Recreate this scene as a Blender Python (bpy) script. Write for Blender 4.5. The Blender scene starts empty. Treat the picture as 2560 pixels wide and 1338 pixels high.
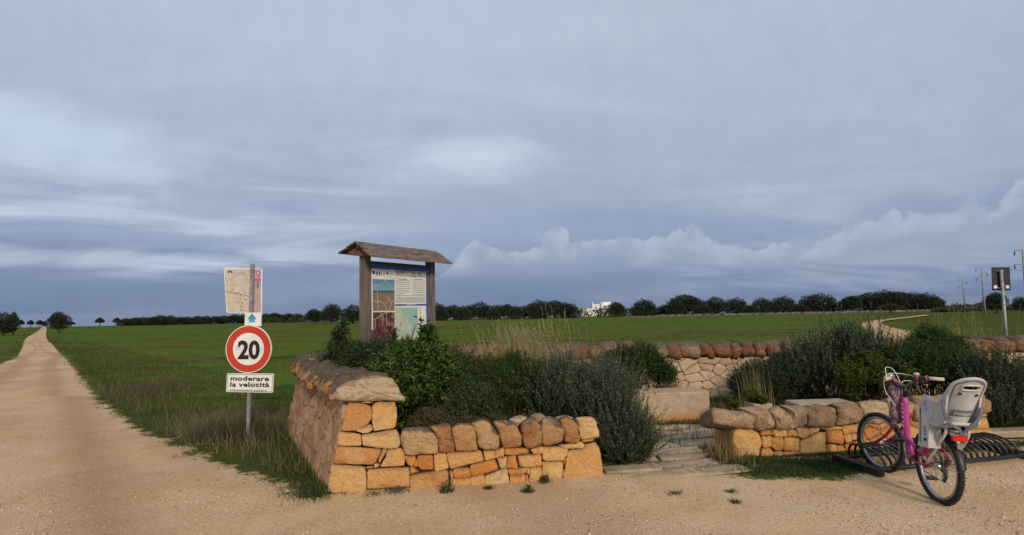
import bpy, math, random
import numpy as np
from mathutils import Vector, Matrix, noise
from mathutils.geometry import tessellate_polygon

SC = bpy.context.scene
COL = SC.collection
R = math.radians
rng = np.random.default_rng(7)
random.seed(7)

# ------------------------------------------------------------------ camera
F, CX, CY, H = 1350.0, 1280.0, 669.0, 1.65          # focal length in photo pixels, photo centre, eye height
TH, RO = math.atan(93 / F), math.atan(0.0195)
_r0 = np.array([1, 0, 0.]); CF = np.array([0, math.cos(TH), math.sin(TH)]); _u0 = np.array([0, -math.sin(TH), math.cos(TH)])
CR = math.cos(RO) * _r0 - math.sin(RO) * _u0
CU = math.sin(RO) * _r0 + math.cos(RO) * _u0
EYE = np.array([0, 0, H])
cam = bpy.data.objects.new('camera', bpy.data.cameras.new('camera')); COL.objects.link(cam)
cam.data.sensor_width = 36; cam.data.lens = 36 * F / 2560; cam.data.clip_end = 60000; cam.data.clip_start = 0.05
cam.matrix_world = Matrix(((CR[0], CU[0], -CF[0], 0), (CR[1], CU[1], -CF[1], 0), (CR[2], CU[2], -CF[2], H), (0, 0, 0, 1)))
SC.camera = cam
SUN_EL, SUN_AZ = R(27), R(162)                        # azimuth clockwise from +Y (behind the camera, a little to its right)
SUN_STRENGTH, EXPOSURE = 2.7, 0.06
CLOUD_GAIN = 1.05

# ------------------------------------------------------------------ node helper
class NT:
    def __init__(s, tree): s.t = tree; s.n = tree.nodes; s.l = tree.links; s.n.clear()
    def add(s, typ, **kw):
        nd = s.n.new(typ)
        for k, v in kw.items(): setattr(nd, k, v)
        return nd
    def put(s, sock, v):
        if v is None: return
        if hasattr(v, 'is_output'): s.l.new(v, sock)
        else:
            if hasattr(sock, 'default_value'):
                try: sock.default_value = v
                except Exception: sock.default_value = (*v, 1)
    def math(s, op, a, b=None, c=None, clamp=False):
        nd = s.add('ShaderNodeMath', operation=op, use_clamp=clamp)
        for i, v in enumerate((a, b, c)): s.put(nd.inputs[i], v)
        return nd.outputs[0]
    def mix(s, fac, a, b, blend='MIX'):
        nd = s.add('ShaderNodeMix', data_type='RGBA', blend_type=blend); nd.clamp_factor = True
        s.put(nd.inputs[0], fac)
        for i, v in ((6, a), (7, b)):
            s.put(nd.inputs[i], v if hasattr(v, 'is_output') else (*v[:3], 1))
        return nd.outputs[2]
    def noise(s, vec, scale, detail=4, rough=.55, dist=0, col=False):
        nd = s.add('ShaderNodeTexNoise'); s.put(nd.inputs['Vector'], vec)
        nd.inputs['Scale'].default_value = scale; nd.inputs['Detail'].default_value = detail
        nd.inputs['Roughness'].default_value = rough; nd.inputs['Distortion'].default_value = dist
        return nd.outputs[1 if col else 0]
    def map(s, v, a, b, c=0., d=1., smooth=True):
        nd = s.add('ShaderNodeMapRange', interpolation_type='SMOOTHSTEP' if smooth else 'LINEAR')
        s.put(nd.inputs[0], v)
        for i, q in zip((1, 2, 3, 4), (a, b, c, d)): s.put(nd.inputs[i], q)
        return nd.outputs[0]
    def ramp(s, fac, stops, interp='LINEAR'):
        nd = s.add('ShaderNodeValToRGB'); cr = nd.color_ramp; cr.interpolation = interp
        while len(cr.elements) < len(stops): cr.elements.new(0.5)
        for e, (p, c) in zip(cr.elements, stops): e.position = p; e.color = (*c, 1)
        s.put(nd.inputs[0], fac); return nd.outputs[0]
    def attr(s, name): return s.add('ShaderNodeAttribute', attribute_name=name).outputs['Fac']
    def scale(s, vec, x, y, z):
        nd = s.add('ShaderNodeVectorMath', operation='MULTIPLY'); s.put(nd.inputs[0], vec); nd.inputs[1].default_value = (x, y, z)
        return nd.outputs[0]

def lin(r, g, b):
    return tuple(((c / 255) / 12.92 if c / 255 <= .04045 else ((c / 255 + .055) / 1.055) ** 2.4) for c in (r, g, b))

# ------------------------------------------------------------------ sky and sun
W = bpy.data.worlds.new('World'); SC.world = W; W.use_nodes = True
t = NT(W.node_tree)
d = t.add('ShaderNodeTexCoord').outputs['Generated']
sep = t.add('ShaderNodeSeparateXYZ'); t.put(sep.inputs[0], d)
X, Y, Z = sep.outputs
Zc = t.math('MAXIMUM', Z, 0.0)
az = t.math('ARCTAN2', X, Y)
den = t.math('ADD', Zc, 0.20)
cmb = t.add('ShaderNodeCombineXYZ')
t.put(cmb.inputs[0], t.math('DIVIDE', X, den)); t.put(cmb.inputs[1], t.math('DIVIDE', Y, den)); t.put(cmb.inputs[2], 3.1)
cp = cmb.outputs[0]
base = t.ramp(Zc, [(0, lin(106, 127, 161)), (.045, lin(114, 134, 166)), (.10, lin(136, 152, 179)), (.17, lin(154, 168, 191)), (.30, lin(168, 180, 200)), (.45, lin(178, 189, 207)), (1, lin(178, 188, 206))])
n1 = t.noise(t.scale(cp, .55, 1.15, 1), .85, 5, .50, .8)
n2 = t.noise(t.scale(cp, 1.1, 2.6, 1), 1.1, 5, .52, .8)
n3 = t.noise(t.scale(cp, .3, .8, 1), .9, 3, .5, .3)
streak = t.math('ADD', t.math('MULTIPLY', n1, .55), t.math('ADD', t.math('MULTIPLY', n2, .22), t.math('MULTIPLY', n3, .25)))
lowf = t.map(Z, .06, .20)
c = t.mix(t.math('MULTIPLY', lowf, t.map(streak, .50, .68, 0, .85)), base, lin(194, 205, 221))
c = t.mix(t.math('MULTIPLY', t.map(Z, .02, .15), t.map(streak, .50, .34, 0, .62)), c, lin(136, 152, 179))
pk = t.noise(t.scale(cp, .5, .5, 1), .8, 2)
c = t.mix(t.map(pk, .45, .7, 0, .35), c, lin(180, 185, 204))
# stretched cloud bands low over the sea, mostly to the left
bd = t.add('ShaderNodeCombineXYZ'); t.put(bd.inputs[0], t.math('MULTIPLY', az, 2.2)); t.put(bd.inputs[1], t.math('MULTIPLY', Z, 17)); t.put(bd.inputs[2], .7)
bn = t.noise(bd.outputs[0], 1.1, 5, .5, .7)
lowband = t.math('MULTIPLY', t.map(Z, .035, .085), t.map(Z, .30, .16))
leftw = t.map(az, -.05, -.60, .08, 1.)
c = t.mix(t.math('MULTIPLY', t.math('MULTIPLY', t.map(bn, .50, .66), lowband), leftw), c, lin(190, 202, 220))
c = t.mix(t.math('MULTIPLY', t.math('MULTIPLY', t.map(bn, .49, .36), lowband), t.math('MULTIPLY', leftw, .45)), c, lin(112, 131, 170))
# thin bright openings in the cover
def blob(direction, rx, rz, amp, col, cc):
    a0 = math.atan2(direction[0], direction[1]); z0 = direction[2]
    da = t.math('DIVIDE', t.math('SUBTRACT', az, a0), rx); dz = t.math('DIVIDE', t.math('SUBTRACT', Z, z0), rz)
    rr = t.math('ADD', t.math('MULTIPLY', da, da), t.math('MULTIPLY', dz, dz))
    rr = t.math('ADD', rr, t.math('MULTIPLY', t.math('SUBTRACT', n2, .5), 3.2))
    return t.mix(t.map(rr, 1.3, -.4, 0, amp), cc, col)
def dirn(px, py):
    v = CF + (px - CX) / F * CR - (py - CY) / F * CU; return v / np.linalg.norm(v)
c = blob(dirn(1190, 400), .15, .045, .75, lin(207, 218, 232), c)
c = blob(dirn(30, 330), .30, .05, .8, lin(198, 213, 234), c)
c = blob(dirn(100, 645), .34, .016, .75, lin(190, 198, 214), c)
c = blob(dirn(900, 60), .5, .10, .4, lin(192, 198, 220), c)
c = blob(dirn(2450, 620), .5, .06, .6, lin(172, 181, 200), c)
c = blob(dirn(2350, 250), .5, .12, .35, lin(184, 190, 208), c)
c = blob(dirn(700, 560), .5, .05, .35, lin(170, 182, 206), c)
# cumulus heaps standing on the horizon haze
cu = t.add('ShaderNodeCombineXYZ'); t.put(cu.inputs[0], az); t.put(cu.inputs[1], Z); t.put(cu.inputs[2], .35)
cn = t.noise(cu.outputs[0], 11.0, 8, .54, .1)
cb = t.noise(t.scale(cu.outputs[0], 1, .3, 1), 3.0, 1)
hb = t.math('ADD', t.ramp(t.map(az, -.6, .9, 0, 1, False), [(0, (0,) * 3), (.28, (.05,) * 3), (.36, (.105,) * 3), (.50, (.115,) * 3), (.66, (.108,) * 3), (.80, (.12,) * 3), (.93, (.152,) * 3), (1, (.15,) * 3)]), 0.0)
edge = t.math('SUBTRACT', t.math('ADD', hb, t.math('MULTIPLY', t.math('SUBTRACT', cn, .5), .14)), Z)
edge = t.math('ADD', edge, t.math('MULTIPLY', t.math('SUBTRACT', cb, .5), .10))
cm = t.math('MULTIPLY', t.map(edge, -.001, .007), t.map(Z, .035, .085))
rim = t.math('MULTIPLY', t.map(edge, .055, .0), t.map(t.noise(cu.outputs[0], 26.0, 6, .6), .30, .62, .35, 1.))
ccol = t.mix(rim, lin(144, 158, 183), lin(175, 186, 205))
fade = t.map(edge, .11, .01, .12, .80)
c = t.mix(t.math('MULTIPLY', cm, fade), c, ccol)
n4 = t.noise(cu.outputs[0], 22.0, 5, .6)
c = t.mix(.07, c, t.ramp(n4, [(.3, (.12,) * 3), (.7, (.62,) * 3)]), 'OVERLAY')
sky = t.add('ShaderNodeTexSky', sky_type='NISHITA', sun_disc=False)
sky.sun_elevation = SUN_EL; sky.sun_rotation = SUN_AZ
b1 = t.add('ShaderNodeBackground'); t.put(b1.inputs[0], sky.outputs[0]); b1.inputs[1].default_value = .06
b2 = t.add('ShaderNodeBackground'); t.put(b2.inputs[0], c); b2.inputs[1].default_value = CLOUD_GAIN
mx = t.add('ShaderNodeMixShader'); mx.inputs[0].default_value = .93
t.l.new(b1.outputs[0], mx.inputs[1]); t.l.new(b2.outputs[0], mx.inputs[2])
wo = t.add('ShaderNodeOutputWorld'); t.l.new(mx.outputs[0], wo.inputs[0])

sun = bpy.data.objects.new('sun', bpy.data.lights.new('sun', 'SUN')); COL.objects.link(sun)
sun.data.energy = SUN_STRENGTH; sun.data.angle = R(11); sun.data.color = (1, .83, .62)
sdir = Vector((math.sin(SUN_AZ) * math.cos(SUN_EL), math.cos(SUN_AZ) * math.cos(SUN_EL), math.sin(SUN_EL)))
sun.rotation_euler = sdir.to_track_quat('Z', 'Y').to_euler()
SC.view_settings.view_transform = 'Standard'; SC.view_settings.look = 'None'
SC.view_settings.exposure = EXPOSURE; SC.view_settings.gamma = 1; SC.view_settings.use_curve_mapping = False
SC.cycles.max_bounces = 5; SC.cycles.diffuse_bounces = 3; SC.cycles.glossy_bounces = 2; SC.cycles.transmission_bounces = 3

# ------------------------------------------------------------------ geometry of the place
def ray(px, py): return CF + (px - CX) / F * CR - (py - CY) / F * CU
def at_depth(px, py, Y_):
    v = ray(px, py); return EYE + v * (Y_ / v[1])
def on_ground(px, py, z=0.):
    v = ray(px, py); return EYE + v * ((z - H) / v[2])
def on_plane(px, py, p, n):
    v = ray(px, py); return EYE + v * (np.dot(np.array(p) - EYE, n) / np.dot(v, n))
def horizon(px): return 762 - .0195 * (px - 1280)
_TY = [-400, 7, 12, 22, 34, 60, 94, 118, 165, 230, 290, 330, 420, 600, 900, 4000]
_TZ = [0, 0, -.10, -.35, -.70, -1.25, -2.0, -2.4, -2.75, -4.0, -5.4, -7., -12., -24., -27., -40.]
def terrain(y):
    y = np.asarray(y, float)
    return (np.interp(y - .06 * abs(y), _TY, _TZ) + np.interp(y, _TY, _TZ) + np.interp(y + .06 * abs(y), _TY, _TZ)) / 3 * (y > 7) 
def to_terrain(px, py):
    lo, hi = 1.0, 300.0
    v = ray(px, py)
    best = None
    for Y_ in np.geomspace(2, 330, 1500):
        p = EYE + v * (Y_ / v[1])
        if p[2] <= terrain(Y_): best = p; break
    if best is None: best = EYE + v * (290 / v[1])
    return best

def obj(name, verts, faces, mat=None, parent=None, loc=None, smooth=False, attrs=None):
    """mesh object; verts in the world (or parent-local when the parent has none of its own rotation), moved so that its origin is the parent's"""
    verts = np.asarray(verts, dtype=np.float32).reshape(-1, 3)
    if parent is not None and not parent.get('_local'): verts = verts - np.array(parent.location, dtype=np.float32)
    elif loc is not None: verts = verts - np.array(loc, dtype=np.float32)
    me = bpy.data.meshes.new(name)
    if isinstance(faces, np.ndarray):
        k = faces.shape[1]; nf = faces.shape[0]
        me.vertices.add(len(verts)); me.vertices.foreach_set('co', verts.ravel())
        me.loops.add(nf * k); me.loops.foreach_set('vertex_index', faces.astype(np.int32).ravel())
        me.polygons.add(nf); me.polygons.foreach_set('loop_start', np.arange(0, nf * k, k, dtype=np.int32))
        me.update(calc_edges=True)
    else:
        me.from_pydata([tuple(map(float, v)) for v in verts], [], faces); me.update()
    if smooth: me.polygons.foreach_set('use_smooth', np.ones(len(me.polygons), bool))
    if attrs:
        for k_, v_ in attrs.items():
            a = me.attributes.new(k_, 'FLOAT', 'POINT'); a.data.foreach_set('value', np.asarray(v_, dtype=np.float32))
    if mat is not None: me.materials.append(mat)
    o = bpy.data.objects.new(name, me); COL.objects.link(o)
    if parent is not None: o.parent = parent
    elif loc is not None: o.location = loc
    return o
def thing(name, label, cat, loc=(0, 0, 0), rz=0, group=None, local=False):
    o = bpy.data.objects.new(name, None); COL.objects.link(o); o.location = tuple(float(v) for v in loc); o.rotation_euler = (0, 0, rz)
    o.empty_display_size = .2
    o['label'] = label; o['category'] = cat
    if group: o['group'] = group
    if local: o['_local'] = True
    return o
def tag(o, label, cat=None, group=None, kind=None):
    if label: o['label'] = label
    if cat: o['category'] = cat
    if group: o['group'] = group
    if kind: o['kind'] = kind
    return o

class MB:
    def __init__(s): s.v = []; s.f = []
    def add(s, vs, fs):
        o = len(s.v); s.v += [tuple(map(float, v)) for v in vs]; s.f += [tuple(i + o for i in f) for f in fs]; return s
    def box(s, c, h, ax=None, bev=0.0):
        c = np.array(c, float); A = np.eye(3) if ax is None else np.array(ax, float)
        hx, hy, hz = h
        if bev <= 0:
            vs = [c + A[0] * hx * a + A[1] * hy * b + A[2] * hz * e for a in (-1, 1) for b in (-1, 1) for e in (-1, 1)]
            return s.add(vs, [(0, 1, 3, 2), (4, 6, 7, 5), (0, 4, 5, 1), (2, 3, 7, 6), (0, 2, 6, 4), (1, 5, 7, 3)])
        pts = []
        for (zz, ins) in ((-hz, bev), (-hz + bev, 0), (hz - bev, 0), (hz, bev)):
            x, y = hx - ins, hy - ins
            b = bev * .7
            for (px_, py_) in ((-x + b, -y), (x - b, -y), (x, -y + b), (x, y - b), (x - b, y), (-x + b, y), (-x, y - b), (-x, -y + b)):
                pts.append(c + A[0] * px_ + A[1] * py_ + A[2] * zz)
        fs = [tuple(range(7, -1, -1)), tuple(range(24, 32))]
        for r_ in range(3):
            for i in range(8): j = (i + 1) % 8; fs.append((r_ * 8 + i, r_ * 8 + j, r_ * 8 + 8 + j, r_ * 8 + 8 + i))
        return s.add(pts, fs)
    def tube(s, pts, rad, n=8, cap=True, flat=None):
        pts = [np.array(p, float) for p in pts]; m = len(pts)
        rad = [rad] * m if np.isscalar(rad) else list(rad)
        vs = []; prev = None
        for i, p in enumerate(pts):
            tg = pts[min(i + 1, m - 1)] - pts[max(i - 1, 0)]; tg = tg / (np.linalg.norm(tg) + 1e-9)
            if prev is None:
                a = np.array([0, 0, 1.]) if abs(tg[2]) < .9 else np.array([1., 0, 0])
                nx = np.cross(tg, a)
            else: nx = prev - tg * np.dot(prev, tg)
            nx /= np.linalg.norm(nx) + 1e-9; ny = np.cross(tg, nx); prev = nx
            for k in range(n):
                a = 2 * math.pi * k / n
                vs.append(p + (nx * math.cos(a) + ny * math.sin(a) * (flat or 1)) * rad[i])
        fs = []
        for i in range(m - 1):
            for k in range(n): j = (k + 1) % n; fs.append((i * n + k, i * n + j, (i + 1) * n + j, (i + 1) * n + k))
        if cap: fs.append(tuple(range(n - 1, -1, -1))); fs.append(tuple(range((m - 1) * n, m * n)))
        return s.add(vs, fs)
    def prism(s, poly, o, ex, ey, ez, d):
        """poly (2D) in the frame o,ex,ey, thickness d along -ez"""
        o, ex, ey, ez = (np.array(q, float) for q in (o, ex, ey, ez)); n = len(poly)
        fr = [o + ex * a + ey * b for a, b in poly]; bk = [p - ez * d for p in fr]
        tri = tessellate_polygon([[Vector((a, b, 0)) for a, b in poly]])
        fs = [tuple(tt) for tt in tri] + [tuple(i + n for i in reversed(tt)) for tt in tri]
        fs += [(i, (i + 1) % n, (i + 1) % n + n, i + n) for i in range(n)]
        return s.add(fr + bk, fs)
    def build(s, name, mat, parent=None, smooth=False, loc=None):
        o = obj(name, s.v, s.f, mat, parent, smooth=smooth, loc=loc)
        import bmesh
        bm = bmesh.new(); bm.from_mesh(o.data); bmesh.ops.recalc_face_normals(bm, faces=bm.faces); bm.to_mesh(o.data); bm.free()
        return o
def arc_pts(a0, a1, n): return [a0 + (a1 - a0) * i / (n - 1) for i in range(n)]
def smooth_path(pts, k=6):
    pts = [np.array(p, float) for p in pts]; out = []
    for i in range(len(pts) - 1):
        p0, p1, p2, p3 = pts[max(i - 1, 0)], pts[i], pts[i + 1], pts[min(i + 2, len(pts) - 1)]
        for j in range(k):
            u = j / k
            out.append(.5 * ((2 * p1) + (-p0 + p2) * u + (2 * p0 - 5 * p1 + 4 * p2 - p3) * u * u + (-p0 + 3 * p1 - 3 * p2 + p3) * u ** 3))
    out.append(pts[-1]); return out

# ------------------------------------------------------------------ materials
def material(name, rough=.8, spec=.3, metal=0.):
    m = bpy.data.materials.new(name); m.use_nodes = True; t = NT(m.node_tree)
    p = t.add('ShaderNodeBsdfPrincipled'); o = t.add('ShaderNodeOutputMaterial'); t.l.new(p.outputs[0], o.inputs[0])
    p.inputs['Roughness'].default_value = rough; p.inputs['Metallic'].default_value = metal; p.inputs['Specular IOR Level'].default_value = spec
    t.p = p; t.out = o; t.co = t.add('ShaderNodeTexCoord').outputs['Object']; t.pos = t.add('ShaderNodeNewGeometry').outputs['Position']
    return m, t
def bump(t, h, strength=.4, dist=.02):
    b = t.add('ShaderNodeBump'); b.inputs['Strength'].default_value = strength; b.inputs['Distance'].default_value = dist
    t.put(b.inputs['Height'], h); t.l.new(b.outputs[0], t.p.inputs['Normal'])
def plain(name, col, rough=.6, metal=0., var=.12, scale=14, spec=.4, dirt=None):
    m, t = material(name, rough, spec, metal)
    n = t.noise(t.co, scale, 5)
    dk = tuple(x * (1 - 2 * var) for x in col); lt = tuple(min(1, x * (1 + 1.2 * var)) for x in col)
    c = t.mix(t.map(n, .3, .7), dk, lt)
    if dirt is not None:
        c = t.mix(t.map(t.noise(t.co, 5, 6, .65), .52, .72, 0, .6), c, dirt)
    t.put(t.p.inputs['Base Color'], c)
    t.put(t.p.inputs['Roughness'], t.map(n, .2, .8, rough * .85, min(1, rough * 1.15)))
    return m

def stone_mat(name, stops, top, topamt=.8, pit=1.0, whit=0.25, z0=.55, z1=.9):
    m, t = material(name, .92, .15)
    rnd = t.add('ShaderNodeObjectInfo').outputs['Random']
    n1 = t.noise(t.pos, 6, 6, .6); n2 = t.noise(t.pos, 26, 8, .68); n3 = t.noise(t.pos, 2.2, 4, .6); n4 = t.noise(t.pos, 90, 4, .6)
    f = t.math('ADD', t.math('MULTIPLY', rnd, .55), t.math('ADD', t.math('MULTIPLY', n1, .5), t.math('MULTIPLY', n3, .25)))
    c = t.ramp(t.math('SUBTRACT', f, .12), stops)
    c = t.mix(t.map(n2, .56, .72, 0, .45), c, tuple(x * .45 for x in stops[1][1]))
    c = t.mix(t.map(t.noise(t.pos, 11, 6, .62, .6), .57, .66, 0, whit), c, (.52, .44, .33))
    c = t.mix(t.map(t.noise(t.pos, 38, 6, .7), .54, .66, 0, .55), c, tuple(x * .55 for x in stops[2][1]))
    c = t.mix(t.map(t.noise(t.pos, 3.3, 5, .6, .5), .54, .64, 0, .38), c, stops[-1][1])
    g = t.add('ShaderNodeNewGeometry'); sp = t.add('ShaderNodeSeparateXYZ'); t.put(sp.inputs[0], g.outputs['Normal'])
    up = t.map(sp.outputs[2], -.1, .7)
    sz = t.add('ShaderNodeSeparateXYZ'); t.put(sz.inputs[0], t.pos)
    lich = t.math('MULTIPLY', t.map(t.math('ADD', up, t.math('MULTIPLY', n2, .9)), .75, 1.35), topamt)
    c = t.mix(lich, c, top)
    c = t.mix(t.map(t.noise(t.pos, 17, 5, .6), .60, .68, 0, whit * 1.3), c, (.42, .40, .34))
    t.put(t.p.inputs['Base Color'], c)
    h = t.math('ADD', t.math('MULTIPLY', n2, 1.0), t.math('ADD', t.math('MULTIPLY', n4, .25), t.math('MULTIPLY', t.noise(t.pos, 14, 4, .5, 1.5), .8)))
    bump(t, h, .9 * min(1.1, pit), .03)
    return m
M = {}
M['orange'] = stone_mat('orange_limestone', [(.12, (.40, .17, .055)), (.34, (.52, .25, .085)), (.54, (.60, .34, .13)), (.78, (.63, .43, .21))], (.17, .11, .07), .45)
M['shade'] = stone_mat('shaded_limestone', [(.15, (.35, .195, .10)), (.45, (.45, .25, .13)), (.65, (.50, .30, .165)), (.9, (.56, .40, .24))], (.15, .11, .075), .5, 1.0, .1)  # same limestone for the wall's long side, its shade mixed into the browner colour
M['cap'] = stone_mat('weathered_capstone', [(.15, (.24, .145, .08)), (.42, (.38, .235, .13)), (.62, (.46, .32, .19)), (.85, (.56, .46, .32))], (.20, .165, .13), .75, 1.1, .4)
M['pale'] = stone_mat('pale_limestone', [(.15, (.36, .25, .15)), (.45, (.47, .36, .24)), (.7, (.55, .44, .31)), (.9, (.42, .24, .11))], (.30, .24, .17), .5, .8, .3)
M['redcap'] = stone_mat('red_brown_capstone', [(.15, (.15, .07, .04)), (.42, (.25, .11, .05)), (.62, (.26, .16, .10)), (.85, (.36, .26, .17))], (.14, .10, .07), .8, 1.3, .25)
M['deeporange'] = stone_mat('deep_orange_limestone', [(.12, (.44, .17, .045)), (.34, (.56, .235, .062)), (.54, (.62, .32, .105)), (.84, (.64, .41, .18))], (.17, .11, .07), .45, 1., .12)
M['browncap'] = stone_mat('brown_capstone', [(.15, (.24, .115, .045)), (.42, (.38, .18, .068)), (.62, (.45, .25, .105)), (.85, (.50, .34, .18))], (.13, .095, .068), 1.0, 1.2, .3)
M['palecap'] = stone_mat('pale_pitted_capstone', [(.15, (.40, .30, .19)), (.42, (.50, .39, .26)), (.62, (.56, .45, .31)), (.85, (.58, .48, .35))], (.27, .17, .10), .8, 1.2, .4)
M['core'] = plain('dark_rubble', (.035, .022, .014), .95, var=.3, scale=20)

# bench: dressed stone, tan with an orange stain near the ground
m, t = material('dressed_bench_stone', .85, .2)
sp = t.add('ShaderNodeSeparateXYZ'); t.put(sp.inputs[0], t.pos)
nb = t.noise(t.pos, 4, 5, .6)
c = t.mix(t.map(t.noise(t.pos, 9, 6, .6), .3, .7), (.33, .25, .17), (.43, .34, .24))
c = t.mix(t.map(t.math('ADD', sp.outputs[2], t.math('MULTIPLY', nb, .16)), .24, .12, 0, .85), c, (.42, .21, .08))
t.put(t.p.inputs['Base Color'], c); bump(t, t.noise(t.pos, 60, 6, .65), .35, .01); M['bench'] = m
# paving slabs
m, t = material('path_slab', .9, .15)
rnd = t.add('ShaderNodeObjectInfo').outputs['Random']
c = t.mix(t.map(t.noise(t.pos, 7, 7, .65), .35, .68), (.30, .225, .145), (.46, .36, .25))
c = t.mix(t.math('MULTIPLY', rnd, .45), c, (.34, .29, .215))
c = t.mix(t.map(t.noise(t.pos, 2.7, 5, .6), .55, .68, 0, .5), c, (.09, .10, .04))
t.put(t.p.inputs['Base Color'], c); bump(t, t.noise(t.pos, 40, 6, .65), .4, .01); M['slab'] = m

# one material for gravel, verge soil and field: 'road' is the distance inside the gravel edge, 'track' the wheel marks, 'farm' the field
m, t = material('country_ground', 1.0, .0)
road, track, soilk = t.attr('road'), t.attr('track'), t.attr('soil')
en = t.noise(t.pos, 2.2, 6, .65); en2 = t.noise(t.pos, 11, 5, .65)
k = t.math('ADD', road, t.math('ADD', t.math('MULTIPLY', t.math('SUBTRACT', en, .5), .75), t.math('MULTIPLY', t.math('SUBTRACT', en2, .5), .5)))
fr = t.map(k, -.06, .10)
g1 = t.noise(t.pos, 1.1, 5, .6); g2 = t.noise(t.pos, 30, 7, .72); g3 = t.noise(t.pos, .35, 4, .55); g4 = t.noise(t.pos, 110, 3, .7)
gc = t.mix(t.map(g1, .35, .68), (.56, .385, .205), (.64, .475, .285))
gc = t.mix(t.map(g3, .44, .60, 0, .75), gc, (.47, .305, .175))
gc = t.mix(t.math('MULTIPLY', track, .8), gc, (.40, .235, .125))
vo = t.add('ShaderNodeTexVoronoi'); vo.inputs['Scale'].default_value = 46; t.put(vo.inputs['Vector'], t.pos)
spk = t.math('MULTIPLY', t.map(vo.outputs['Distance'], .42, .10), t.map(t.add('ShaderNodeSeparateColor').outputs[0], 0, 1))
sc_ = t.add('ShaderNodeSeparateColor'); t.put(sc_.inputs[0], vo.outputs['Color'])
spk = t.math('MULTIPLY', t.map(vo.outputs['Distance'], .45, .15), t.map(sc_.outputs[0], .45, .9, 0, .9))
gc = t.mix(t.math('MULTIPLY', spk, .75), gc, (.74, .60, .44))
spd = t.math('MULTIPLY', t.map(vo.outputs['Distance'], .45, .15), t.map(sc_.outputs[1], .70, .95, 0, .7))
gc = t.mix(spd, gc, (.25, .155, .085))
gc = t.mix(t.map(g2, .50, .68, 0, .6), gc, (.27, .17, .095))
gc = t.mix(t.map(g4, .5, .72, 0, .5), gc, (.72, .57, .41))
# field: young green grain over red earth
fs_ = t.scale(t.pos, .12, .45, 1.0)
f1 = t.noise(fs_, .5, 11, .70, .5); f2 = t.noise(t.pos, 6, 7, .7); f3 = t.noise(t.scale(t.pos, .2, .6, 1), .12, 3, .5)
fc = t.mix(t.map(f2, .3, .7), (.062, .098, .016), (.112, .168, .030))
fc = t.mix(t.map(f3, .4, .65, 0, .5), fc, (.07, .12, .03))
fc = t.mix(t.map(f1, .485, .58, 0, .85), fc, (.105, .088, .034))
f5 = t.noise(t.scale(t.pos, .16, .8, 1), .7, 11, .72, .6)
fc = t.mix(t.map(f5, .54, .62, 0, .8), fc, (.030, .045, .011))
fc = t.mix(t.map(t.math('ADD', f1, t.math('MULTIPLY', f5, .3)), .73, .80, 0, .85), fc, (.11, .05, .026))
sc2 = t.mix(t.map(f2, .35, .65), (.07, .048, .024), (.12, .085, .045))
sc2 = t.mix(t.map(f1, .36, .54, 0, .85), sc2, (.042, .066, .018))
fc = t.mix(soilk, fc, sc2)
t.put(t.p.inputs['Base Color'], t.mix(fr, fc, gc))
hh = t.math('ADD', t.math('MULTIPLY', g2, .9), t.math('ADD', t.math('MULTIPLY', vo.outputs['Distance'], -.35), t.math('MULTIPLY', g4, .4)))
bump(t, hh, .7, .022); M['ground'] = m

m, t = material('sea_water', .35, .5)
t.put(t.p.inputs['Base Color'], t.mix(t.noise(t.scale(t.pos, .002, .0004, 1), 1, 5), (.10, .15, .27), (.14, .20, .33)))
bump(t, t.noise(t.scale(t.pos, .02, .08, 1), 1, 4), .3, 1.0); M['sea'] = m

def leaf_mat(name, stops, flower=None, trans=.25, rough=.6):
    m, t = material(name, rough, .14)
    tone = t.attr('tone')
    c = t.ramp(tone, stops)
    if flower is not None: c = t.mix(t.map(tone, .955, .965), c, flower)
    t.put(t.p.inputs['Base Color'], c)
    tr = t.add('ShaderNodeBsdfTranslucent'); t.put(tr.inputs[0], c)
    ms = t.add('ShaderNodeMixShader'); ms.inputs[0].default_value = trans
    t.l.new(t.p.outputs[0], ms.inputs[1]); t.l.new(tr.outputs[0], ms.inputs[2]); t.l.new(ms.outputs[0], t.out.inputs[0])
    return m
M['rosemary'] = leaf_mat('rosemary_needles', [(0, (.022, .032, .013)), (.5, (.058, .080, .034)), (.9, (.15, .18, .105))], (.26, .27, .42))
M['rosegreen'] = leaf_mat('green_rosemary', [(0, (.024, .038, .012)), (.5, (.058, .088, .026)), (.95, (.13, .165, .06))], (.22, .23, .36))
M['glossy'] = leaf_mat('glossy_broad_leaves', [(0, (.014, .030, .009)), (.5, (.036, .070, .016)), (1, (.105, .150, .034))], None, .25, .4)
M['darkleaf'] = leaf_mat('dark_small_leaves', [(0, (.018, .028, .012)), (.5, (.038, .058, .024)), (1, (.09, .115, .055))], None, .2)
M['myrtle'] = leaf_mat('myrtle_leaves', [(0, (.020, .034, .008)), (.5, (.046, .076, .018)), (1, (.10, .135, .038))])
M['lime'] = leaf_mat('yellow_green_leaves', [(0, (.028, .042, .008)), (.5, (.065, .085, .013)), (1, (.13, .15, .025))])
M['drygrass'] = leaf_mat('dry_grass', [(0, (.14, .10, .045)), (.5, (.27, .21, .10)), (1, (.42, .35, .19))], None, .3)
M['deadweed'] = leaf_mat('dead_weeds', [(0, (.045, .042, .018)), (.5, (.105, .090, .045)), (1, (.24, .20, .12))], None, .2)
M['grass'] = leaf_mat('verge_grass', [(0, (.018, .032, .009)), (.5, (.038, .064, .016)), (.8, (.075, .105, .03)), (1, (.20, .17, .08))], None, .25)
M['corn'] = leaf_mat('young_grain', [(0, (.036, .058, .010)), (.5, (.086, .136, .022)), (.85, (.122, .178, .032)), (1, (.15, .13, .045))], None, .25)
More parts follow.
